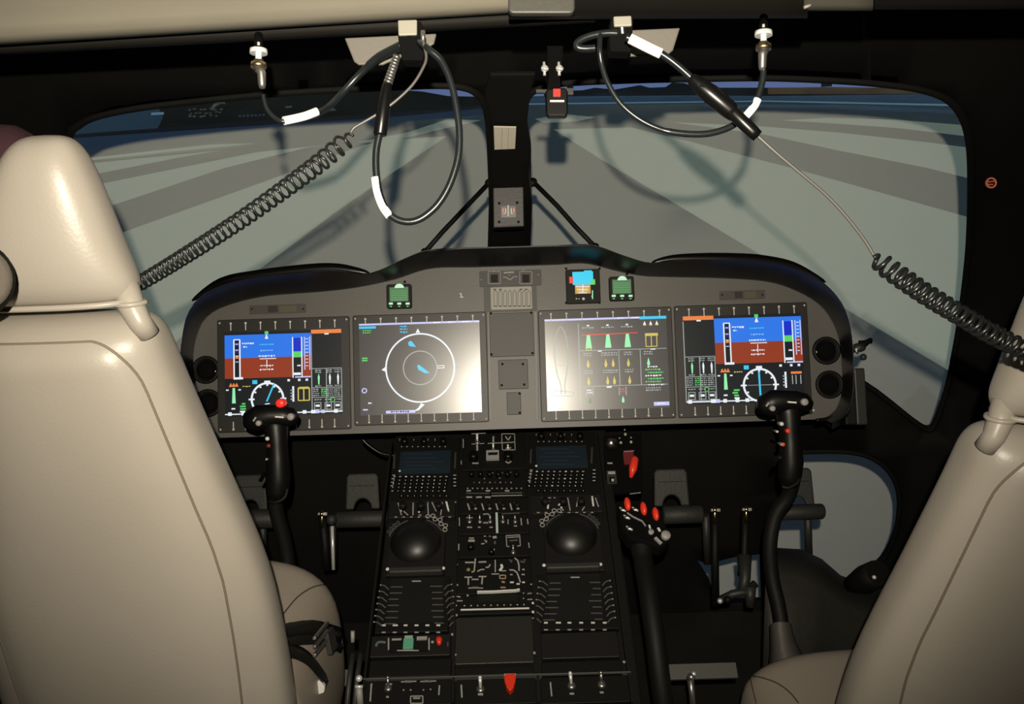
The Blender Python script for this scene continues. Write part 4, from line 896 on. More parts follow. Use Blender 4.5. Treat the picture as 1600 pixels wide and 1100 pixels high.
marks(SP['toggle_panel'], [([(776, 803), (777, 835)], 3.2, mat('pale_blue_white', (.55, .66, .66), .5)), ([(730, 826), (738, 826)], 2, WHTD), ([(729, 811), (739, 811)], 1.4, WHTD), ([(747, 826), (751, 826)], 1.8, WHTD), ([(765, 826), (770, 826)], 1.8, WHTD), ([(755, 806), (762, 805), (766, 808)], 1.8, WHTD), ([(784, 805), (812, 804)], 1.2, WHTF), ([(794, 814), (794, 821)], 1.4, WHTD), ([(814, 812), (815, 823)], 1.6, WHTD), ([(824, 813), (825, 821)], 1.6, WHTD), ([(718, 811), (718, 824)], 1.4, WHTD), ([(755, 819), (763, 819)], 2.6, mat('rosy_print', (.35, .22, .20), .5)), ([(803, 824), (808, 824)], 1.6, WHTD)])
marks(SP['trim_panel'], [([(732, 847), (742, 847)], 3.6, WHTD), ([(733, 843), (741, 843)], 1.6, WHTD), ([(717, 852), (717, 862)], 1.6, WHTD), ([(756, 840), (760, 840)], 1.2, WHTD), ([(764, 840), (767, 840)], 1.2, WHTD), ([(757, 846), (761, 848), (759, 850)], 1.6, WHTD), ([(752, 852), (757, 851.5)], 1.8, WHTD), ([(770, 842), (776, 841)], 4.2, WHTD), ([(772, 850), (775, 850)], 5, WHTF), ([(765, 861), (773, 861)], 2, WHT), ([(791, 839), (812, 838), (813, 855), (808, 855)], 1.2, WHTD), ([(791, 839), (792, 856), (796, 856)], 1.2, WHTD), ([(793, 842), (811, 841)], 1.2, WHTD), ([(796, 847), (809, 846)], 2.2, WHTF), ([(826, 850), (827, 858)], 1.4, WHTD)])
toggle(SP['trim_panel'], 802, 866, .8, (0, .7), NICK); knob(SP['trim_panel'], 736, 858, .007, .010, BLKG); knob(SP['trim_panel'], 768, 866, .006, .010, BLKG)
fp = SP['fuel_panel']
marks(fp, [([(727, 881), (741, 881)], 2.2, WHTD), ([(748, 880.5), (760, 880)], 2.2, WHTD), ([(743, 875), (741, 895), (737, 896)], 2, WHTD), ([(732, 892)], 3.2, mat('olive_yellow', (.25, .22, .08), .5)), ([(746, 895), (752, 892), (757, 892)], 1.8, WHTD), ([(759, 889), (764, 888), (766, 884)], 2, WHTD),
    ([(726, 904), (738, 904)], 2, WHTD), ([(748, 903), (760, 903)], 2, WHTD), ([(732, 905), (732, 916)], 2, WHTD), ([(754, 904), (753, 915)], 2, WHTD), ([(737, 907.5), (748, 907.5)], 1.8, WHTD), ([(732, 921), (755, 921)], 1.4, WHTD), ([(737, 920.5), (748, 920.5)], 2.2, WHTD),
    ([(774, 877), (774, 896)], 1.6, WHTD), ([(768, 899), (780, 899)], 1.5, WHTD), ([(783, 884), (785, 888), (781, 894)], 3.4, WHT), ([(783, 894), (791, 894)], 1.6, WHTD), ([(781, 901), (790, 901), (790, 906), (781, 906), (781, 901)], 1.6, mat('copper_print', (.40, .27, .17), .5)), ([(784, 911), (789, 912)], 2.6, MATS['copper_print']), ([(782, 920), (790, 920)], 2, MATS['copper_print']),
    ([(804, 874), (809, 878), (811, 886), (811, 894)], 2, WHTD), ([(796, 892.5), (803, 893), (808, 897), (811, 905), (813, 912)], 2, WHTD), ([(797, 912), (803, 912)], 2.2, WHT), ([(807, 914.5), (812, 914.5)], 2.2, WHT), ([(816, 912), (820, 912)], 2.2, WHT), ([(816, 892), (820, 892)], 2, WHTD), ([(815, 899.5), (820, 900)], 1.8, WHTD), ([(797, 900), (801, 900)], 1.8, WHTD), ([(796, 876), (799, 881), (800, 877)], 1.6, WHTF), ([(813, 879), (819, 881), (820, 876)], 2, WHTF), ([(715, 884)], 1.5, WHTF), ([(715, 916)], 1.5, WHTD), ([(830, 915)], 1.5, WHTD)])
rp = SP['radar_panel']
mb = MB(); mb.pbox(QF, 747, 932, 808, 943, .004, .006, mat('slot_green_black', (.010, .014, .009), .4)); mb.pline(QF, [(746, 929), (770, 928.5), (806, 926.5), (812, 925)], .0030, .004, .010, WHT); mb.build('slot', rp)
marks(rp, [([(720, 955), (827, 952.5)], 2.3, WHT)] + [([(726 + k * 10.3, 948.5 - k * .2)], 1.4, MATS['copper_print'] if 1 < k < 8 else WHTD) for k in range(10)] + [([(713, 948)], 1.3, WHT), ([(714, 934), (720, 935)], 1.6, WHTD), ([(714, 941), (723, 941)], 1.5, WHTD), ([(731, 932.5)], 1.8, WHTD), ([(818, 929)], 1.2, WHTD), ([(824, 930), (831, 929)], 1.2, WHTD), ([(818, 937)], 1.2, WHTD), ([(824, 939), (832, 938.5)], 1.2, WHTD)], 'printed_marks')
mb = MB(); 
for q in ((833, 944), (833, 958), (713, 963), (712, 1025), (835, 1022), (975, 1036), (707, 993)): screw(mb, QF, *q, .004, .003, WHT if q[1] < 960 else MGREY)
mb.build('panel_screw', ped)
# dividing rails
mb = MB()
for a, b in (((717, 683), (708, 1100)), ((825, 680), (842, 1100)), ((612, 690), (566, 1100)), ((935, 680), (988, 1100))): mb.pline(QF, [a, b], .004, -.010, .0055, PED)
for y in (1060.5,): mb.pline(QF, [(568, y + 3), (985, y - 8)], .0022, -.01, .006, WHTF)
mb.build('panel_rail', ped)
# bottom row
bl = qplate('switch_panel', 569, 1064, 706, 1104, BLK, .004); bm_ = qplate('switch_panel', 712, 1062, 838, 1102, BLK, .004); br_ = qplate('switch_panel', 845, 1058, 983, 1100, BLK, .004)
toggle(bl, 607, 1078, 1.1, (0, .7), NICK); toggle(bm_, 751, 1079, 1.2, (0, .6)); toggle(br_, 893, 1074, 1.2, (-.1, .9)); toggle(br_, 940, 1072, 1.2, (-.05, .7), NICK)
marks(bl, [([(581, 1070), (579, 1098)], 2, WHTD), ([(603, 1072), (613, 1071)], 2.2, WHTD), ([(604, 1091), (608, 1091)], 2.4, WHTD), ([(627, 1067.5), (651, 1066.5)], 1.4, WHTD), ([(633, 1067), (644, 1067)], 2.2, WHTD), ([(657, 1067), (682, 1066)], 1.4, WHTD), ([(664, 1066.5), (674, 1066.5)], 2.2, WHTD), ([(687, 1073), (686, 1088)], 1.8, WHTD), ([(631, 1080)], 1.3, WHTD), ([(642, 1080)], 1.4, WHTD), ([(662, 1080)], 1.3, WHTD), ([(673, 1079)], 1.3, WHTD), ([(642, 1090), (661, 1089.5), (661, 1101), (642, 1101), (642, 1090)], 1.4, WHTD), ([(646, 1093), (657, 1093)], 2, MGREY)])
marks(bm_, [([(721, 1072), (722, 1092)], 2, WHTD), ([(747, 1087), (755, 1087)], 2.6, WHTD)]); marks(br_, [([(860, 1068), (862, 1090)], 1.8, WHTD), ([(890, 1086), (897, 1086)], 2.4, WHTD), ([(937, 1084), (943, 1084)], 2.4, WHTD)])
mb = MB(); q = [QF.uv(*p) for p in ((789, 1062), (805, 1061), (806, 1072), (803, 1083), (797.5, 1089), (792, 1083), (788.5, 1072))]; mb.prism(QF, q, .004, .020, mat('bright_red_guard', (.9, .045, .015), .4)); lab(mb.build('switch_guard', bm_, bevel=.002), 'bright red switch guard')
mb = MB(); mb.pbox(QF, 788, 1059, 806, 1063, .004, .014, mat('pink_hinge', (.6, .35, .3), .4)); mb.build('guard_hinge', bm_)

# ---- side panel to the right of the pedestal top
gp = thing('brake_panel', 'narrow black panel with chrome knob and red lever right of the pedestal', 'control panel', P(970, 760, 1.88))
FG = Frame(P(965, 720, 1.88), (1, 0, 0), (0, .75, .66))
mb = MB(); mb.prism(FG, [FG.uv(*p) for p in ((944, 680), (1002, 676), (1004, 768), (946, 772))], -.012, 0, MATTE); mb.build('plate', gp, bevel=.002)
mb = MB(); a, b = FG.uv(954, 698); mb.lathe(FG.pt(a, b, 0), FG.z, [(.010, 0), (.011, .008), (.013, .012), (.0125, .020), (.008, .027), (.0001, .029)], mat('satin_metal', (.5, .5, .5), .28, metal=1), 24); lab(mb.build('knob', gp), 'chrome round knob')
mb = MB(); pprism(mb, FG, 948, 736, 963, 757, 0, .003, DGREY); mb.pbox(FG, 950, 738, 961, 742, .003, .004, WHTD); mb.pbox(FG, 952, 747, 960, 755, .003, .005, BLKG); mb.pbox(FG, 955, 750, 959, 754, .005, .006, mat('pale_green_lamp', (.4, .5, .35), .4)); mb.build('lamp_button', gp)
mb = MB(); pprism(mb, FG, 974, 708, 990, 727, 0, .006, MROON); mb.pline(FG, [(974, 708), (990, 707)], .002, .006, .008, mat('rosy_print', (.35, .2, .2), .5)); lab(mb.build('guard', gp), 'dull red square guard')
mb = MB(); mb.tube([FG.pt(*FG.uv(x, y), w_) for x, y, w_ in ((990, 720, .02), (990, 727, .025), (987, 742, .028), (984, 754, .022))], [.004, .0085, .0085, .003], RED, n=12); lab(mb.build('lever', gp), 'red lever')
mb = MB()
for q in ((970, 692), (986, 691), (977, 679)): mb.ball(FG.pt(*FG.uv(*q), .001), .0034, mat('pale_green_lamp2', (.35, .5, .3), .4), n=8)
for q in ((968, 685), (986, 684), (976, 672)): mb.ball(FG.pt(*FG.uv(*q), .001), .002, WHTD, n=8)
mb.pline(FG, [(949, 724), (957, 724)], .003, 0, .001, WHTD); mb.pline(FG, [(984, 772), (1001, 770)], .0015, 0, .001, WHTD); mb.build('lamp_dots', gp)

# ---- collective lever
cl = thing('collective_lever', 'black collective lever with three red switches beside the pedestal', 'lever', P(1035, 1100, 1.45) * 1.0)
mb = MB(); mb.tube(catmull([P(x, y, d_) for x, y, d_ in ((1000, 820, 1.62), (1004, 870, 1.58), (1014, 930, 1.52), (1024, 1000, 1.48), (1034, 1080, 1.46), (1050, 1180, 1.46))], 6), [.020] * 6 + [.017] * 25, BLK, n=18); mb.build('tube', cl)
FH = Frame(P(1003, 815, 1.60), (1, -.12, -.2), (0, .84, .54))
mb = MB(); mb.prism(FH, [FH.uv(*p) for p in ((972, 790), (1026, 788), (1043, 812), (1043, 838), (1026, 850), (976, 846), (966, 828))], -.035, 0, MATTE); mb.build('switch_box', cl, bevel=.006, seg=3)
for x, y, lx in ((983, 793, -.010), (1008, 796, 0), (1026, 801, .008)):
    mb = MB(); a, b = FH.uv(x, y + 5); p = FH.pt(a, b, .002); mb.ball(p + FH.y * .004 + FH.z * .006, .0145, RED, n=14, sc=(.42, .95, .6), fr=FH); mb.tube([p, p + FH.z * .008], .004, NICK); lab(mb.build('switch_guard', cl), 'red switch guard')
mb = MB(); a, b = FH.uv(1035, 834); mb.lathe(FH.pt(a, b, 0), FH.z, [(.0085, 0), (.0085, .010), (.0075, .012), (.0001, .012)], MGREY, 20); lab(mb.build('knob', cl), 'round grey knob')
mb = MB(); a, b = FH.uv(1013, 831); mb.lathe(FH.pt(a, b, 0), FH.z, [(.005, 0), (.005, .007), (.0001, .007)], MGREY, 16); mb.build('knob', cl)
mb = MB(); mb.pline(FH, [(1018, 838), (1026, 846)], .006, 0, .004, MGREY); mb.pline(FH, [(1013.5, 819), (1013.5, 824)], .003, 0, .002, WHT); mb.pline(FH, [(1027, 821), (1029, 826)], .004, 0, .002, WHT)
mb.pline(FH, [(981, 806), (990, 811), (1003, 815), (1007, 822)], .0018, 0, .003, WHTD); mb.build('printed_marks', cl)
for x, y in ((974, 804), (978, 815), (978, 832), (995, 800)):
    mb = MB(); a, b = FH.uv(x, y); mb.ball(FH.pt(a, b, .004), .005, NICK, n=8, sc=(1.1, .8, .6), fr=FH); mb.tube([FH.pt(a - .005, b + .004, .004), FH.pt(a + .005, b - .003, .006)], .0018, CHR, n=6); mb.build('small_switch', cl)

# ================================================================== cyclic sticks
def cyclic(hx, hy, d, sh, lb, left):
    t = thing('cyclic_stick', lb, 'control stick', P(sh[-1][0], sh[-1][1], sh[-1][2]), 'cyclic sticks')
    k = 1 if left else 1
    g = lambda a, b, c=0: P(hx + a, hy + b, d + c)
    mb = MB(); rows = []
    # head: wide lobed body
    mb.tube([g(-36, 8), g(-32, 4, -.006), g(-18, -4, -.008), g(0, -6, -.008), g(16, -6, -.008), g(30, -3, -.006), g(38, 0)], [mm(10, d), mm(18, d), mm(20, d), mm(17, d), mm(16, d), mm(15, d), mm(9, d)], GRIP, n=20)
    mb.tube([g(2, -10, .004), g(6, 14, 0), g(8, 40, 0), g(9, 60, 0), g(10, 90, .002), g(8, 112, .004), g(5, 128, .005)], [mm(18, d), mm(19, d), mm(16, d), mm(17, d), mm(19, d), mm(18, d), mm(12, d)], GRIP, n=20)
    mb.build('grip', t)
    FRk = Frame(g(0, 0, -.034), RT, UP)
    def but(a, b, r, m, h=.006, nm='button', lb_=None, z=0):
        m2 = MB(); p = g(a, b, z); m2.lathe(p + FW * .012, -FW, [(r, 0), (r, .012 + h), (r * .8, .014 + h), (.0001, .014 + h)], m, 14); o = m2.build(nm, t)
        if lb_: lab(o, lb_)
    but(-20, 6, mm(4.4, d), MGREY, z=-.034); but(30, -4, mm(5.6, d), MGREY, z=-.026)
    if left: but(14, -25, mm(7, d), REDL, lb_='red thumb button', z=-.012)
    but(-6, 30, mm(3.2, d), WHT, z=-.012)
    if left: but(-4, 41, mm(3.6, d), MROON, lb_='dull red trigger button', z=-.010)
    else: but(4, 41, mm(3.6, d), RED, lb_='red button', z=-.018); but(-4, 62, mm(3.2, d), mat('orange_plastic', (.75, .12, .02), .4), lb_='orange button', z=-.008); but(-13, 42, mm(2, d), WHT, z=-.006)
    but(-7, 62, mm(2.0, d), MGREY, z=-.010)
    m2 = MB(); FB = Frame(g(0, -6, -.033), RT, UP)
    a, b = FB.uv(hx + 5, hy - 4); m2.line(FB, (a, b), (a + mm(13, d), b - mm(1, d)), mm(2.4, d), -.004, .0015, WHT)
    a, b = FB.uv(hx - 29, hy + 3); m2.line(FB, (a, b), (a + mm(4, d), b + mm(6, d)), mm(2.2, d), -.004, .0015, WHTD)
    m2.build('printed_marks', t)
    m2 = MB(); m2.tube(catmull([g(-18, 96, .01), g(-10, 84, .0), g(2, 82, -.004)], 5), .004, BLKG, n=8); m2.tube(catmull([g(24, 108, -.006), g(20, 122, -.012), g(6, 130, -.014), g(-4, 128, -.010)], 5), .003, BLK, n=8); m2.build('guard_ring', t)
    m2 = MB(); m2.tube(catmull([P(*q) for q in sh], 6), .0135, BLK, n=18); m2.build('shaft', t)
    return t
cyclic(425, 655, 1.62, [(430, 775, 1.63), (432, 800, 1.64), (445, 850, 1.66), (450, 890, 1.67), (447, 950, 1.68), (440, 1040, 1.70)], 'black cyclic stick in front of the left flight display', True)
cr = cyclic(1226, 632, 1.62, [(1240, 745, 1.63), (1232, 775, 1.65), (1212, 805, 1.66), (1203, 850, 1.66), (1206, 900, 1.66), (1216, 945, 1.65), (1222, 985, 1.64), (1228, 1060, 1.64)], 'black cyclic stick in front of the right flight display', False)
FX = Frame(P(1225, 1000, 1.60), RT, UP)
mb = MB(); mb.grid([[P(x, y, d_) for x, y, d_ in r_] for r_ in (
    [(1199, 976, 1.60), (1212, 972, 1.57), (1228, 971, 1.57), (1240, 975, 1.60), (1230, 978, 1.66), (1208, 980, 1.66)],
    [(1200, 1000, 1.60), (1213, 1000, 1.56), (1232, 1000, 1.56), (1247, 1002, 1.60), (1234, 1003, 1.68), (1208, 1003, 1.68)],
    [(1200, 1030, 1.60), (1215, 1034, 1.54), (1245, 1034, 1.54), (1270, 1036, 1.60), (1240, 1036, 1.72), (1206, 1036, 1.72)],
    [(1188, 1075, 1.60), (1212, 1082, 1.52), (1270, 1082, 1.52), (1310, 1080, 1.60), (1260, 1080, 1.78), (1196, 1080, 1.78)])], mat('grey_boot', (.085, .08, .072), .6, bump=.5, bscale=80), close=True)
tag(mb.build('stick_boot', sub=1), 'grey fabric boot around the base of the right cyclic stick', 'boot')

# ================================================================== pedals
def pedal(cx, cy, d, lb, tube_, arm, w_=27, hh=28):
    t = thing('rudder_pedal', lb, 'pedal', P(cx, cy + 60, d), 'rudder pedals')
    FRp = Frame(P(cx, cy, d), (1, 0, 0), (0, .35, .94)); c = FRp.uv(cx, cy); s_ = d / F
    W_, H_ = w_ * s_, hh * s_
    pts = [(c[0] - W_, c[1] - H_), (c[0] - W_ * .5, c[1] - H_)] + [(c[0] + W_ * .5 * math.cos(R(180 - a)), c[1] - H_ + W_ * .62 * math.sin(R(a))) for a in range(15, 180, 15)] + [(c[0] + W_ * .5, c[1] - H_), (c[0] + W_, c[1] - H_), (c[0] + W_ * .92, c[1] + H_ * .8), (c[0] + W_ * .8, c[1] + H_), (c[0] - W_ * .8, c[1] + H_), (c[0] - W_ * .92, c[1] + H_ * .8)]
    mb = MB(); mb.prism(FRp, pts, -.012, 0, PEDAL); mb.build('pedal_plate', t, bevel=.004)
    mb = MB(); mb.box(FRp, c[0] - W_ * .7, c[1] + H_ * .3, c[0] + W_ * .7, c[1] + H_ * .34, 0, .001, BLK); mb.build('tread_line', t)
    mb = MB(); a, b, y, r = tube_; mb.tube([P(a, y, d - .02), P(a + 3, y, d - .02), P(b - 3, y - 2, d - .02), P(b, y - 2, d - .02)], [mm(r * .8, d), mm(r, d), mm(r, d), mm(r * .8, d)], PEDAL, n=18); mb.build('foot_bar', t)
    for x in arm:
        mb = MB(); mb.tube([P(x, y, d + .02), P(x + 2, y + 75, d + .06)], .009, DGREY, n=12); mb.build('arm', t)
pedal(566, 768, 2.10, 'dark rubber foot pedal just left of the pedestal', (524, 612, 812, 13), (519,))
pedal(390, 770, 2.10, 'dark rubber foot pedal half hidden by the left seat', (352, 438, 812, 15), (410,))
pedal(1049, 762, 2.05, 'dark rubber foot pedal behind the collective lever', (1035, 1098, 805, 14), (1103,), 28, 29)
pedal(1246, 762, 2.05, 'dark rubber foot pedal against the round lower window', (1212, 1287, 801, 12), (1262,), 26, 30)
def rod(pts, tip, lb, d=2.0, r=.009):
    t = thing('linkage_rod', lb, 'rod', P(pts[-1][0], pts[-1][1], d), 'pedal linkage rods')
    mb = MB(); mb.tube([P(x, y, d) for x, y in pts], r, BLK, n=12); mb.build('rod', t)
    mb = MB(); x, y = tip; mb.tube([P(x, y - 6, d - .012), P(x, y + 22, d - .012)], [.003, .0038], BRS, n=8); mb.tube([P(x - 6, y, d - .014), P(x + 8, y, d - .014)], [.003, .004], CHR, n=8); mb.ball(P(x, y, d - .014), .0055, BRS, n=10); lab(mb.build('rod_end', t), 'brass rod end')
rod([(1117, 800), (1117, 870), (1118, 945)], (1117, 797), 'slim dark rod with brass tip by the right pedals, nearer the pedestal', 1.98)
rod([(1165, 800), (1163, 870), (1158, 900)], (1166, 796), 'slim dark rod with brass tip beside the right cyclic stick', 1.98)
rod([(503, 806), (508, 850), (510, 890)], (503, 803), 'slim dark rod with brass tip near the left pedals', 1.98)
mb = MB(); mb.tube([P(519, 822, 2.0), P(521, 890, 2.0)], .004, CHR, n=10); mb.ball(P(518, 812, 2.0), .012, PEDAL)
tag(mb.build('steel_rod'), 'thin bright steel rod below the pedal left of the pedestal', 'rod')
fk = thing('linkage_fork', 'grey forked linkage arm on the floor below the right pedals', 'linkage', P(1155, 945, 1.95))
mb = MB(); mb.tube([P(1163, 868, 1.95), P(1164, 905, 1.93), P(1160, 925, 1.92)], [.016, .012, .010], DGREY, n=12); mb.tube([P(1125, 938, 1.93), P(1145, 928, 1.92), P(1165, 925, 1.92), P(1180, 912, 1.93)], .009, DGREY, n=10); mb.tube([P(1172, 915, 1.92), P(1172, 948, 1.92)], [.013, .010], DGREY, n=10); mb.build('arm', fk)
mb = MB(); mb.ball(P(1125, 939, 1.90), .006, CHR); mb.ball(P(1137, 937, 1.91), .008, BLK); mb.build('bolt', fk)
# dark covers / footwell shapes
mb = MB()
rows = []
for dd, k in ((2.18, 0), (2.0, -3), (1.85, 10), (1.74, 40)):
    rows.append([P(x, y + k, dd - .0002 * i) for i, (x, y) in enumerate(((1195, 868), (1215, 866), (1250, 868), (1280, 882), (1310, 908), (1345, 921), (1400, 935), (1480, 960), (1600, 1000)))])
rows.append([V((p.x, p.y - .02, 0.02)) for p in rows[-1]])
mb.grid(rows, mat('dark_hide', (.020, .019, .014), .6, bump=.5, bscale=40, var=.3))
tag(mb.build('footwell_cover', solid=.01), 'dark rumpled cover over the right footwell below the round window', 'cover')
mb = MB(); mb.tube([P(1330, 912, 1.75), P(1352, 905, 1.7), P(1372, 895, 1.66)], [.015, .026, .024], BLK, n=14); mb.ball(P(1366, 902, 1.63), .004, CHR)
tag(mb.build('seat_adjuster'), 'black knob with bright pin left of the right backrest', 'knob')
for (px0, py0, px1, py1, lb) in ((1043, 1036, 1152, 1060, 'grey floor plate strip below the right footwell'), (519, 1046, 546, 1071, 'grey floor plate strip beside the left seat cushion')):
    c = P((px0 + px1) / 2, (py0 + py1) / 2, 1.62); Ff = Frame(c, (1, 0, 0), (0, .8, .6)); mb = MB(); mb.pbox(Ff, px0, py0, px1, py1, -.008, 0, mat('floor_plate_grey', (.11, .11, .10), .5, bump=.2))
    tag(mb.build('floor_plate', bevel=.001), lb, 'floor plate')
mb = MB(); mb.tube([P(1079, 1062, 1.5), P(1081, 1085, 1.5), P(1084, 1120, 1.5)], [.006, .005, .006], NICK, n=10); mb.ball(P(1080, 1058, 1.5), .007, NICK); mb.ball(P(1084, 1053, 1.5), .004, CHR)
tag(mb.build('release_pin'), 'short metal pin standing on the floor left of the right seat cushion', 'pin')
hb = thing('hand_brake_lever', 'twin dark rails and ball lever left of the pedestal bottom', 'lever', P(556, 1100, 1.42))
for dx in (0, 12):
    mb = MB(); mb.tube([P(551 + dx, 1022, 1.48), P(546 + dx, 1060, 1.45), P(540 + dx, 1130, 1.42)], .0045, DGREY, n=10); mb.build('rail', hb)
mb = MB(); mb.ball(P(561, 1060, 1.43), .0055, CHR); mb.tube([P(561, 1072, 1.43), P(563, 1100, 1.43)], [.005, .006], MGREY, n=10); mb.tube([P(555, 1073, 1.425), P(567, 1073, 1.425)], .0028, CHR, n=8); mb.build('ball_lever', hb)
mb = MB(); mb.tube([P(551, 986, 1.5), P(551, 1003, 1.5)], .0035, MGREY, n=8); mb.build('pin', hb)
mb = MB(); mb.tube(catmull([P(x, y, 2.0) for x, y in ((566, 686), (576, 696), (595, 708), (616, 712))], 5), .004, BLKG, n=8)
tag(mb.build('drooping_cable'), 'black cable drooping under the panel left of the pedestal', 'cable')

# ================================================================== seats
def superring(cx, cy, z, hw, ht, n=32, e=3.0, tilt=0.0):
    out = []
    for k in range(n):
        a = 2 * math.pi * k / n; c, s_ = math.cos(a), math.sin(a)
        out.append(V((cx + hw * math.copysign(abs(c) ** (2 / e), c), cy + ht * math.copysign(abs(s_) ** (2 / e), s_), z)))
    return out
def interp(tab, z):
    if z <= tab[0][0]: return tab[0][1:]
    for a, b in zip(tab, tab[1:]):
        if z <= b[0]:
            t = (z - a[0]) / (b[0] - a[0]); t = t
            return tuple(x + (y - x) * t for x, y in zip(a[1:], b[1:]))
    return tab[-1][1:]
# profile relative to shoulder height zs: (dz, half width, half thick, y)
SEAT_Y = .985
tabL = []
CX = -.505; ZS = None
edge = [(483, 208), (488, 232), (498, 246), (520, 258), (550, 270), (600, 291), (660, 318), (720, 345), (780, 372), (830, 397), (880, 418), (960, 438), (1020, 450), (1100, 463), (1250, 478)]
def seat_y(z): return SEAT_Y + (1.19 - z) * .13
for py, px in edge:
    d = ray(px, py); t = 1.0
    for _ in range(30): p = CAM + d * t; t += (seat_y(p.z) - p.y) / d.y * .8
    p = CAM + d * t; tabL.append((p.z, p.x - CX))
tabL.sort()
ztop = tabL[-1][0]
WX = 0.0
def hw_at(z): return interp(tabL, z)[0] + WX * max(0, min(1, (ztop - z - .05) / .45))
def ht_at(z):
    u = max(0, min(1, (ztop - z) / .05)); return .062 * math.sqrt(max(0.02, 1 - (1 - u) ** 2))
def make_seat(cx, dz, label, cushion_hw, mir):
    t = thing('pilot_seat', label, 'seat', V((cx, SEAT_Y + .12, 0)), 'pilot seats')
    sg = mir  # side of interest (+1: right edge visible)
    zb = ztop - .78
    zs_ = [zb, ztop - .6, ztop - .5, ztop - .42, ztop - .35, ztop - .28, ztop - .22, ztop - .17, ztop - .13, ztop - .10, ztop - .075, ztop - .055, ztop - .04, ztop - .028, ztop - .018, ztop - .010, ztop - .004, ztop]
    mb = MB(); rows = []
    for z in zs_: rows.append(superring(cx, seat_y(z), z + dz, hw_at(z), ht_at(z), 40, 2.9))
    mb.grid(rows, LEA, close=True); n = 40
    mb.add(rows[-1], [tuple(range(n))], LEA, True); mb.add(rows[0], [tuple(range(n))[::-1]], LEA)
    mb.build('backrest', t, sub=1)
    # rear surface function
    def rear(xr, z, off=0):
        h = hw_at(z); k = min(.995, abs(xr) / h); return V((cx + xr, seat_y(z) - ht_at(z) * (1 - k ** 2.9) ** (1 / 2.9) - off, z + dz))
    # inner panel from photo seam
    zt = ztop - .024
    def wi(z):
        f = max(0, min(1, (zt - z) / .065)); b = hw_at(z) * (.80 - .085 * max(0, min(1, ((zt - z) - .25) / .3))); return b * (.52 + .48 * (1 - (1 - f) ** 2.2) ** .5)
    zz = [zt - .0004, zt - .001, zt - .002, zt - .0035, zt - .0055, zt - .008, zt - .011, zt - .015, zt - .020, zt - .026, zt - .032, zt - .040, zt - .05, zt - .065, zt - .08] + [zt - .095 - .02 * k for k in range(30)]
    mb = MB(); rows = []
    for z in zz:
        w_ = wi(z); rr = []
        for k in range(25):
            s_ = -1 + 2 * k / 24; e = (1 - abs(s_) ** 8) * min(1, (zt - z) / .03); rr.append(rear(s_ * w_, z, .001 + .006 * e))
        rows.append(rr)
    mb.grid(rows, LEA); mb.build('back_panel', t)
    outl = [rear(-wi(z), z, .0005) for z in zz[::-1]] + [rear(wi(zz[0]) * k / 6, zz[0], .0005) for k in range(-5, 6)] + [rear(wi(z), z, .0005) for z in zz]
    mb = MB(); mb.tube(outl, .0016, mat('leather_groove', (.20, .17, .13), .6), n=8); mb.build('piping', t)
    # headrest
    mb = MB(); hz = [(0, .094, .02), (.006, .101, .034), (.018, .103, .042), (.030, .0995, .046), (.055, .087, .049), (.088, .073, .048), (.12, .060, .045), (.142, .050, .042), (.160, .041, .036), (.171, .033, .028), (.178, .025, .018), (.181, .013, .006)]
    hb_ = ztop + .012; hxo = .010 * sg; rows = [superring(cx + hxo + sg * .013 * (z / .18) - sg * .02 * (1 - abs(z / .18)), seat_y(ztop) - .012 - z * .05, hb_ + z + dz, hw, ht, 36, 2.6) for z, hw, ht in hz]
    mb.grid(rows, LEA, close=True); mb.add(rows[0], [tuple(range(36))[::-1]], LEA); mb.add(rows[-1], [tuple(range(36))], LEA, True)
    hr = mb.build('headrest', t, sub=1)
    mb = MB(); rr = superring(cx + hxo - sg * .02, seat_y(ztop) - .012, hb_ + .002 + dz, .099, .040, 36, 2.6); mb.tube(rr + [rr[0]], .0035, LEA, n=8, caps=False)
    # seam on headrest face
    mb.build('piping', hr)
    for s2 in (-1, 1):
        x_ = cx + s2 * .094; mb = MB(); mb.tube([V((x_ - s2 * .01, seat_y(ztop) - .018, hb_ + .020 + dz)), V((x_ - s2 * .006, seat_y(ztop) - .022, hb_ - .004 + dz)), V((x_ + s2 * .004, seat_y(ztop) - .03, hb_ - .02 + dz)), V((x_ + s2 * .010, seat_y(ztop) - .024, hb_ - .036 + dz))], [.013, .0145, .0125, .012], LEA, n=16); mb.build('headrest_strap', t)
        rr_ = [V((x_ - s2 * .006 + .0155 * math.cos(R(a)), seat_y(ztop) - .022 + .0155 * math.sin(R(a)), hb_ + .0 + dz)) for a in range(0, 361, 24)]
        mb = MB(); mb.tube(rr_, .003, LEA, n=8, caps=False); mb.build('strap_collar', t)
    return t
sl = make_seat(CX, 0, 'beige leather pilot seat filling the left foreground', .24, 1)
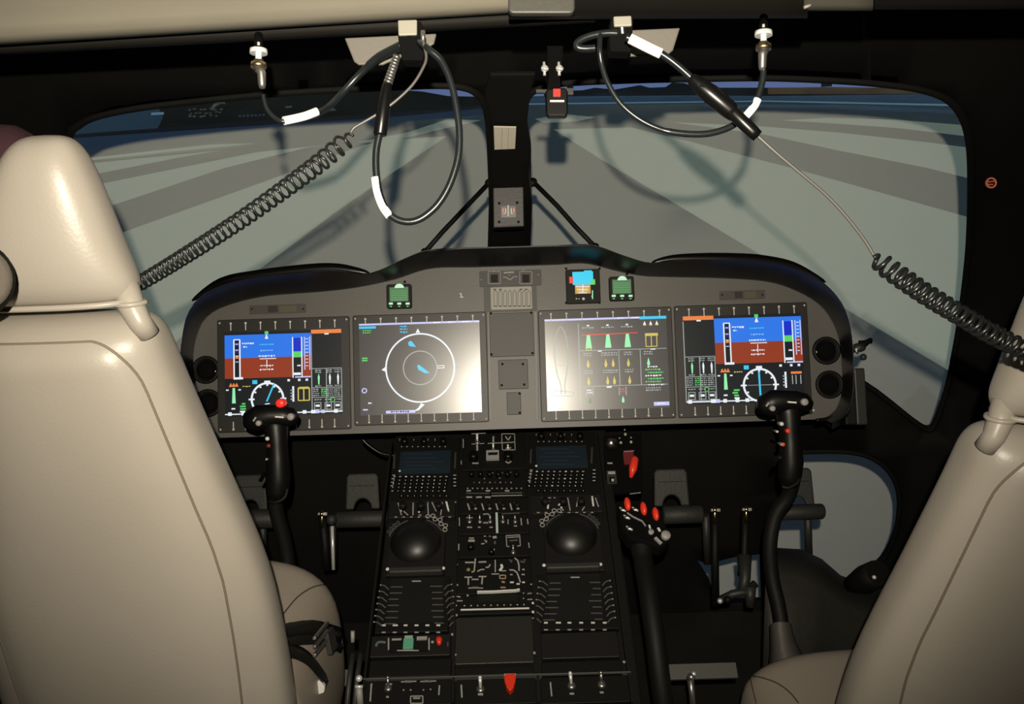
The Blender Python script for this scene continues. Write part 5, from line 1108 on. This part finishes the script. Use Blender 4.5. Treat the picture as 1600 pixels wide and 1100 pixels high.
# seat cushions
def cushion(t, pts_sil, dz_, name='seat_cushion'):
    pass
def bolster(t, rows_px, name='seat_cushion'):
    mb = MB(); rows = []
    for ring_ in rows_px: rows.append([P(*q) for q in ring_])
    n = len(rows[0]); mb.grid(rows, LEA, close=True); mb.add(rows[0], [tuple(range(n))[::-1]], LEA, True); mb.add(rows[-1], [tuple(range(n))], LEA, True)
    return mb.build(name, t, sub=2)
def cush_box(t, x_out, x_in, y0, y1, ztop_, zbot, rtop, name, droop=0.03):
    """rounded long cushion: rings stacked along Y"""
    mb = MB(); rows = []; N = 14; xm = (x_out + x_in) / 2; hw = abs(x_out - x_in) / 2
    for i in range(N + 1):
        s_ = i / N; y = y0 + (y1 - y0) * s_; e = min(1, (1 - s_) / .22); f = math.sqrt(max(.0, 1 - (1 - e) ** 2)); f = max(f, .06)
        zt_ = zbot + (ztop_ - zbot) * (.45 + .55 * f) - droop * (1 - s_) * 0; hz = (zt_ - zbot) / 2; zc = (zt_ + zbot) / 2; ring_ = []
        for k in range(28):
            a = 2 * math.pi * k / 28; c, s2 = math.cos(a), math.sin(a)
            ring_.append(V((xm + hw * (.75 + .25 * f) * math.copysign(abs(c) ** .6, c), y, zc + hz * math.copysign(abs(s2) ** .6, s2))))
        rows.append(ring_)
    mb.grid(rows, LEAM, close=True); mb.add(rows[0], [tuple(range(28))], LEAM); mb.add(rows[-1], [tuple(range(28))[::-1]], LEAM, True)
    return mb.build(name, t, sub=1)
LEAM = mat('seat_cushion_leather', (.40, .345, .28), .45, bump=.15, bscale=260)
CL = cush_box(sl, -.74, -.305, 1.06, 1.44, .645, .28, .05, 'seat_cushion')
WX = .030
sr = make_seat(.646, -.165, 'beige leather pilot seat cropped at the right edge', .24, -1)
CR = cush_box(sr, .372, .90, 1.06, 1.40, .455, .18, .05, 'seat_cushion')
def seam(t, pts, nm='seam'):
    mb = MB(); mb.tube(catmull([P(*q) for q in pts], 6), .0013, mat('seam_brown', (.10, .08, .06), .7), n=6); mb.build(nm, t)
# harness and seams follow the cushion surfaces
from mathutils.bvhtree import BVHTree
bpy.context.view_layer.update(); DG = bpy.context.evaluated_depsgraph_get()
def on(o, px, py, lift=.003):
    tr = BVHS.setdefault(o.name, BVHTree.FromObject(o, DG)); d = ray(px, py).normalized()
    loc, n_, k_, ds = tr.ray_cast(CAM, d)
    if loc is None: return None, None
    if n_.dot(d) > 0: n_ = -n_
    return loc + n_ * lift, n_
BVHS = {}
SEAM = mat('seam_brown', (.10, .08, .06), .7)
for t_, o_, pts in ((sl, CL, [(438, 966), (450, 950), (466, 932), (486, 919), (504, 914), (518, 917)]), (sr, CR, [(1163, 1030), (1170, 1050), (1176, 1075), (1182, 1099)]), (sr, CR, [(1172, 1056), (1190, 1059), (1215, 1068), (1235, 1083), (1248, 1099)])):
    q = [on(o_, x, y, .0002)[0] for x, y in smooth2(pts, 5, False)]; q = [p for p in q if p is not None]
    if len(q) > 2: mb = MB(); mb.tube(q, .0013, SEAM, n=6); mb.build('seam', t_)
for k, (pts, w_) in enumerate((([(432, 993), (455, 987), (485, 983), (505, 986), (527, 992)], 11), ([(432, 1010), (460, 1003), (490, 1000), (510, 1004), (527, 1012)], 9), ([(434, 1020), (455, 1021), (475, 1030), (490, 1046), (503, 1064)], 11))):
    rows = [[], [], []]
    for x, y in smooth2(pts, 6, False):
        a, n1 = on(CL, x, y - w_, .005); b, n2 = on(CL, x, y, .009); c, n3 = on(CL, x, y + w_, .005)
        if a is None or b is None or c is None: continue
        rows[0].append(a); rows[1].append(b); rows[2].append(c)
    if len(rows[0]) > 2: mb = MB(); mb.grid(rows, BELT); lab(mb.build('harness_strap', sl, solid=.002, soff=0), 'black webbing strap on the cushion side')
p0, n0 = on(CL, 506, 1000, .012)
if p0 is not None:
    yb = (UP - n0 * UP.dot(n0)).normalized(); FBk = Frame(p0, yb.cross(n0), yb)
    mb = MB()
    for y in (985, 998, 1011): mb.pbox(FBk, 488, y - 3, 514, y + 3, -.002, .003, NICK)
    mb.pbox(FBk, 511, 981, 522, 1022, -.004, .004, DGREY); mb.build('buckle', sl, bevel=.001)
p1, n1 = on(CL, 498, 1074, .004)
if p1 is not None:
    FBt = Frame(p1, RT, UP); mb = MB(); mb.prism(FBt, [FBt.uv(*q) for q in ((490, 1066), (500, 1062), (508, 1072), (507, 1082), (490, 1087))], -.008, .003, WHT); lab(mb.build('belt_tongue', sl, bevel=.002), 'cream belt end fitting')

# maroon cushion and headset at far left
mb = MB(); mb.tube([P(-60, 270, 1.15), P(-40, 262, 1.15), P(0, 250, 1.15), P(38, 240, 1.15), P(52, 238, 1.15)], [mm(60, 1.15), mm(68, 1.15), mm(58, 1.15), mm(44, 1.15), mm(30, 1.15)], MAROON, n=20)
tag(mb.build('rolled_cloth'), 'dark maroon cloth bundle behind the left headrest', 'cloth')
hs = thing('headset', 'grey headset ear cup hanging left of the left headrest', 'headset', P(-8, 436, .80))
c = P(-44, 436, .86); ax = (RT * .80 - FW * .55).normalized()
mb = MB(); mb.lathe(c - ax * .005, ax, [(.028, 0), (.036, .004), (.038, .010), (.036, .016), (.030, .018)], BLK, 32)
o = mb.build('ear_seal', hs)
mb = MB(); mb.lathe(c + ax * .011, ax, [(.031, 0), (.030, .006), (.022, .010), (.0001, .012)], LEAD, 28); lab(mb.build('ear_pad', hs), 'grey beige ear pad')
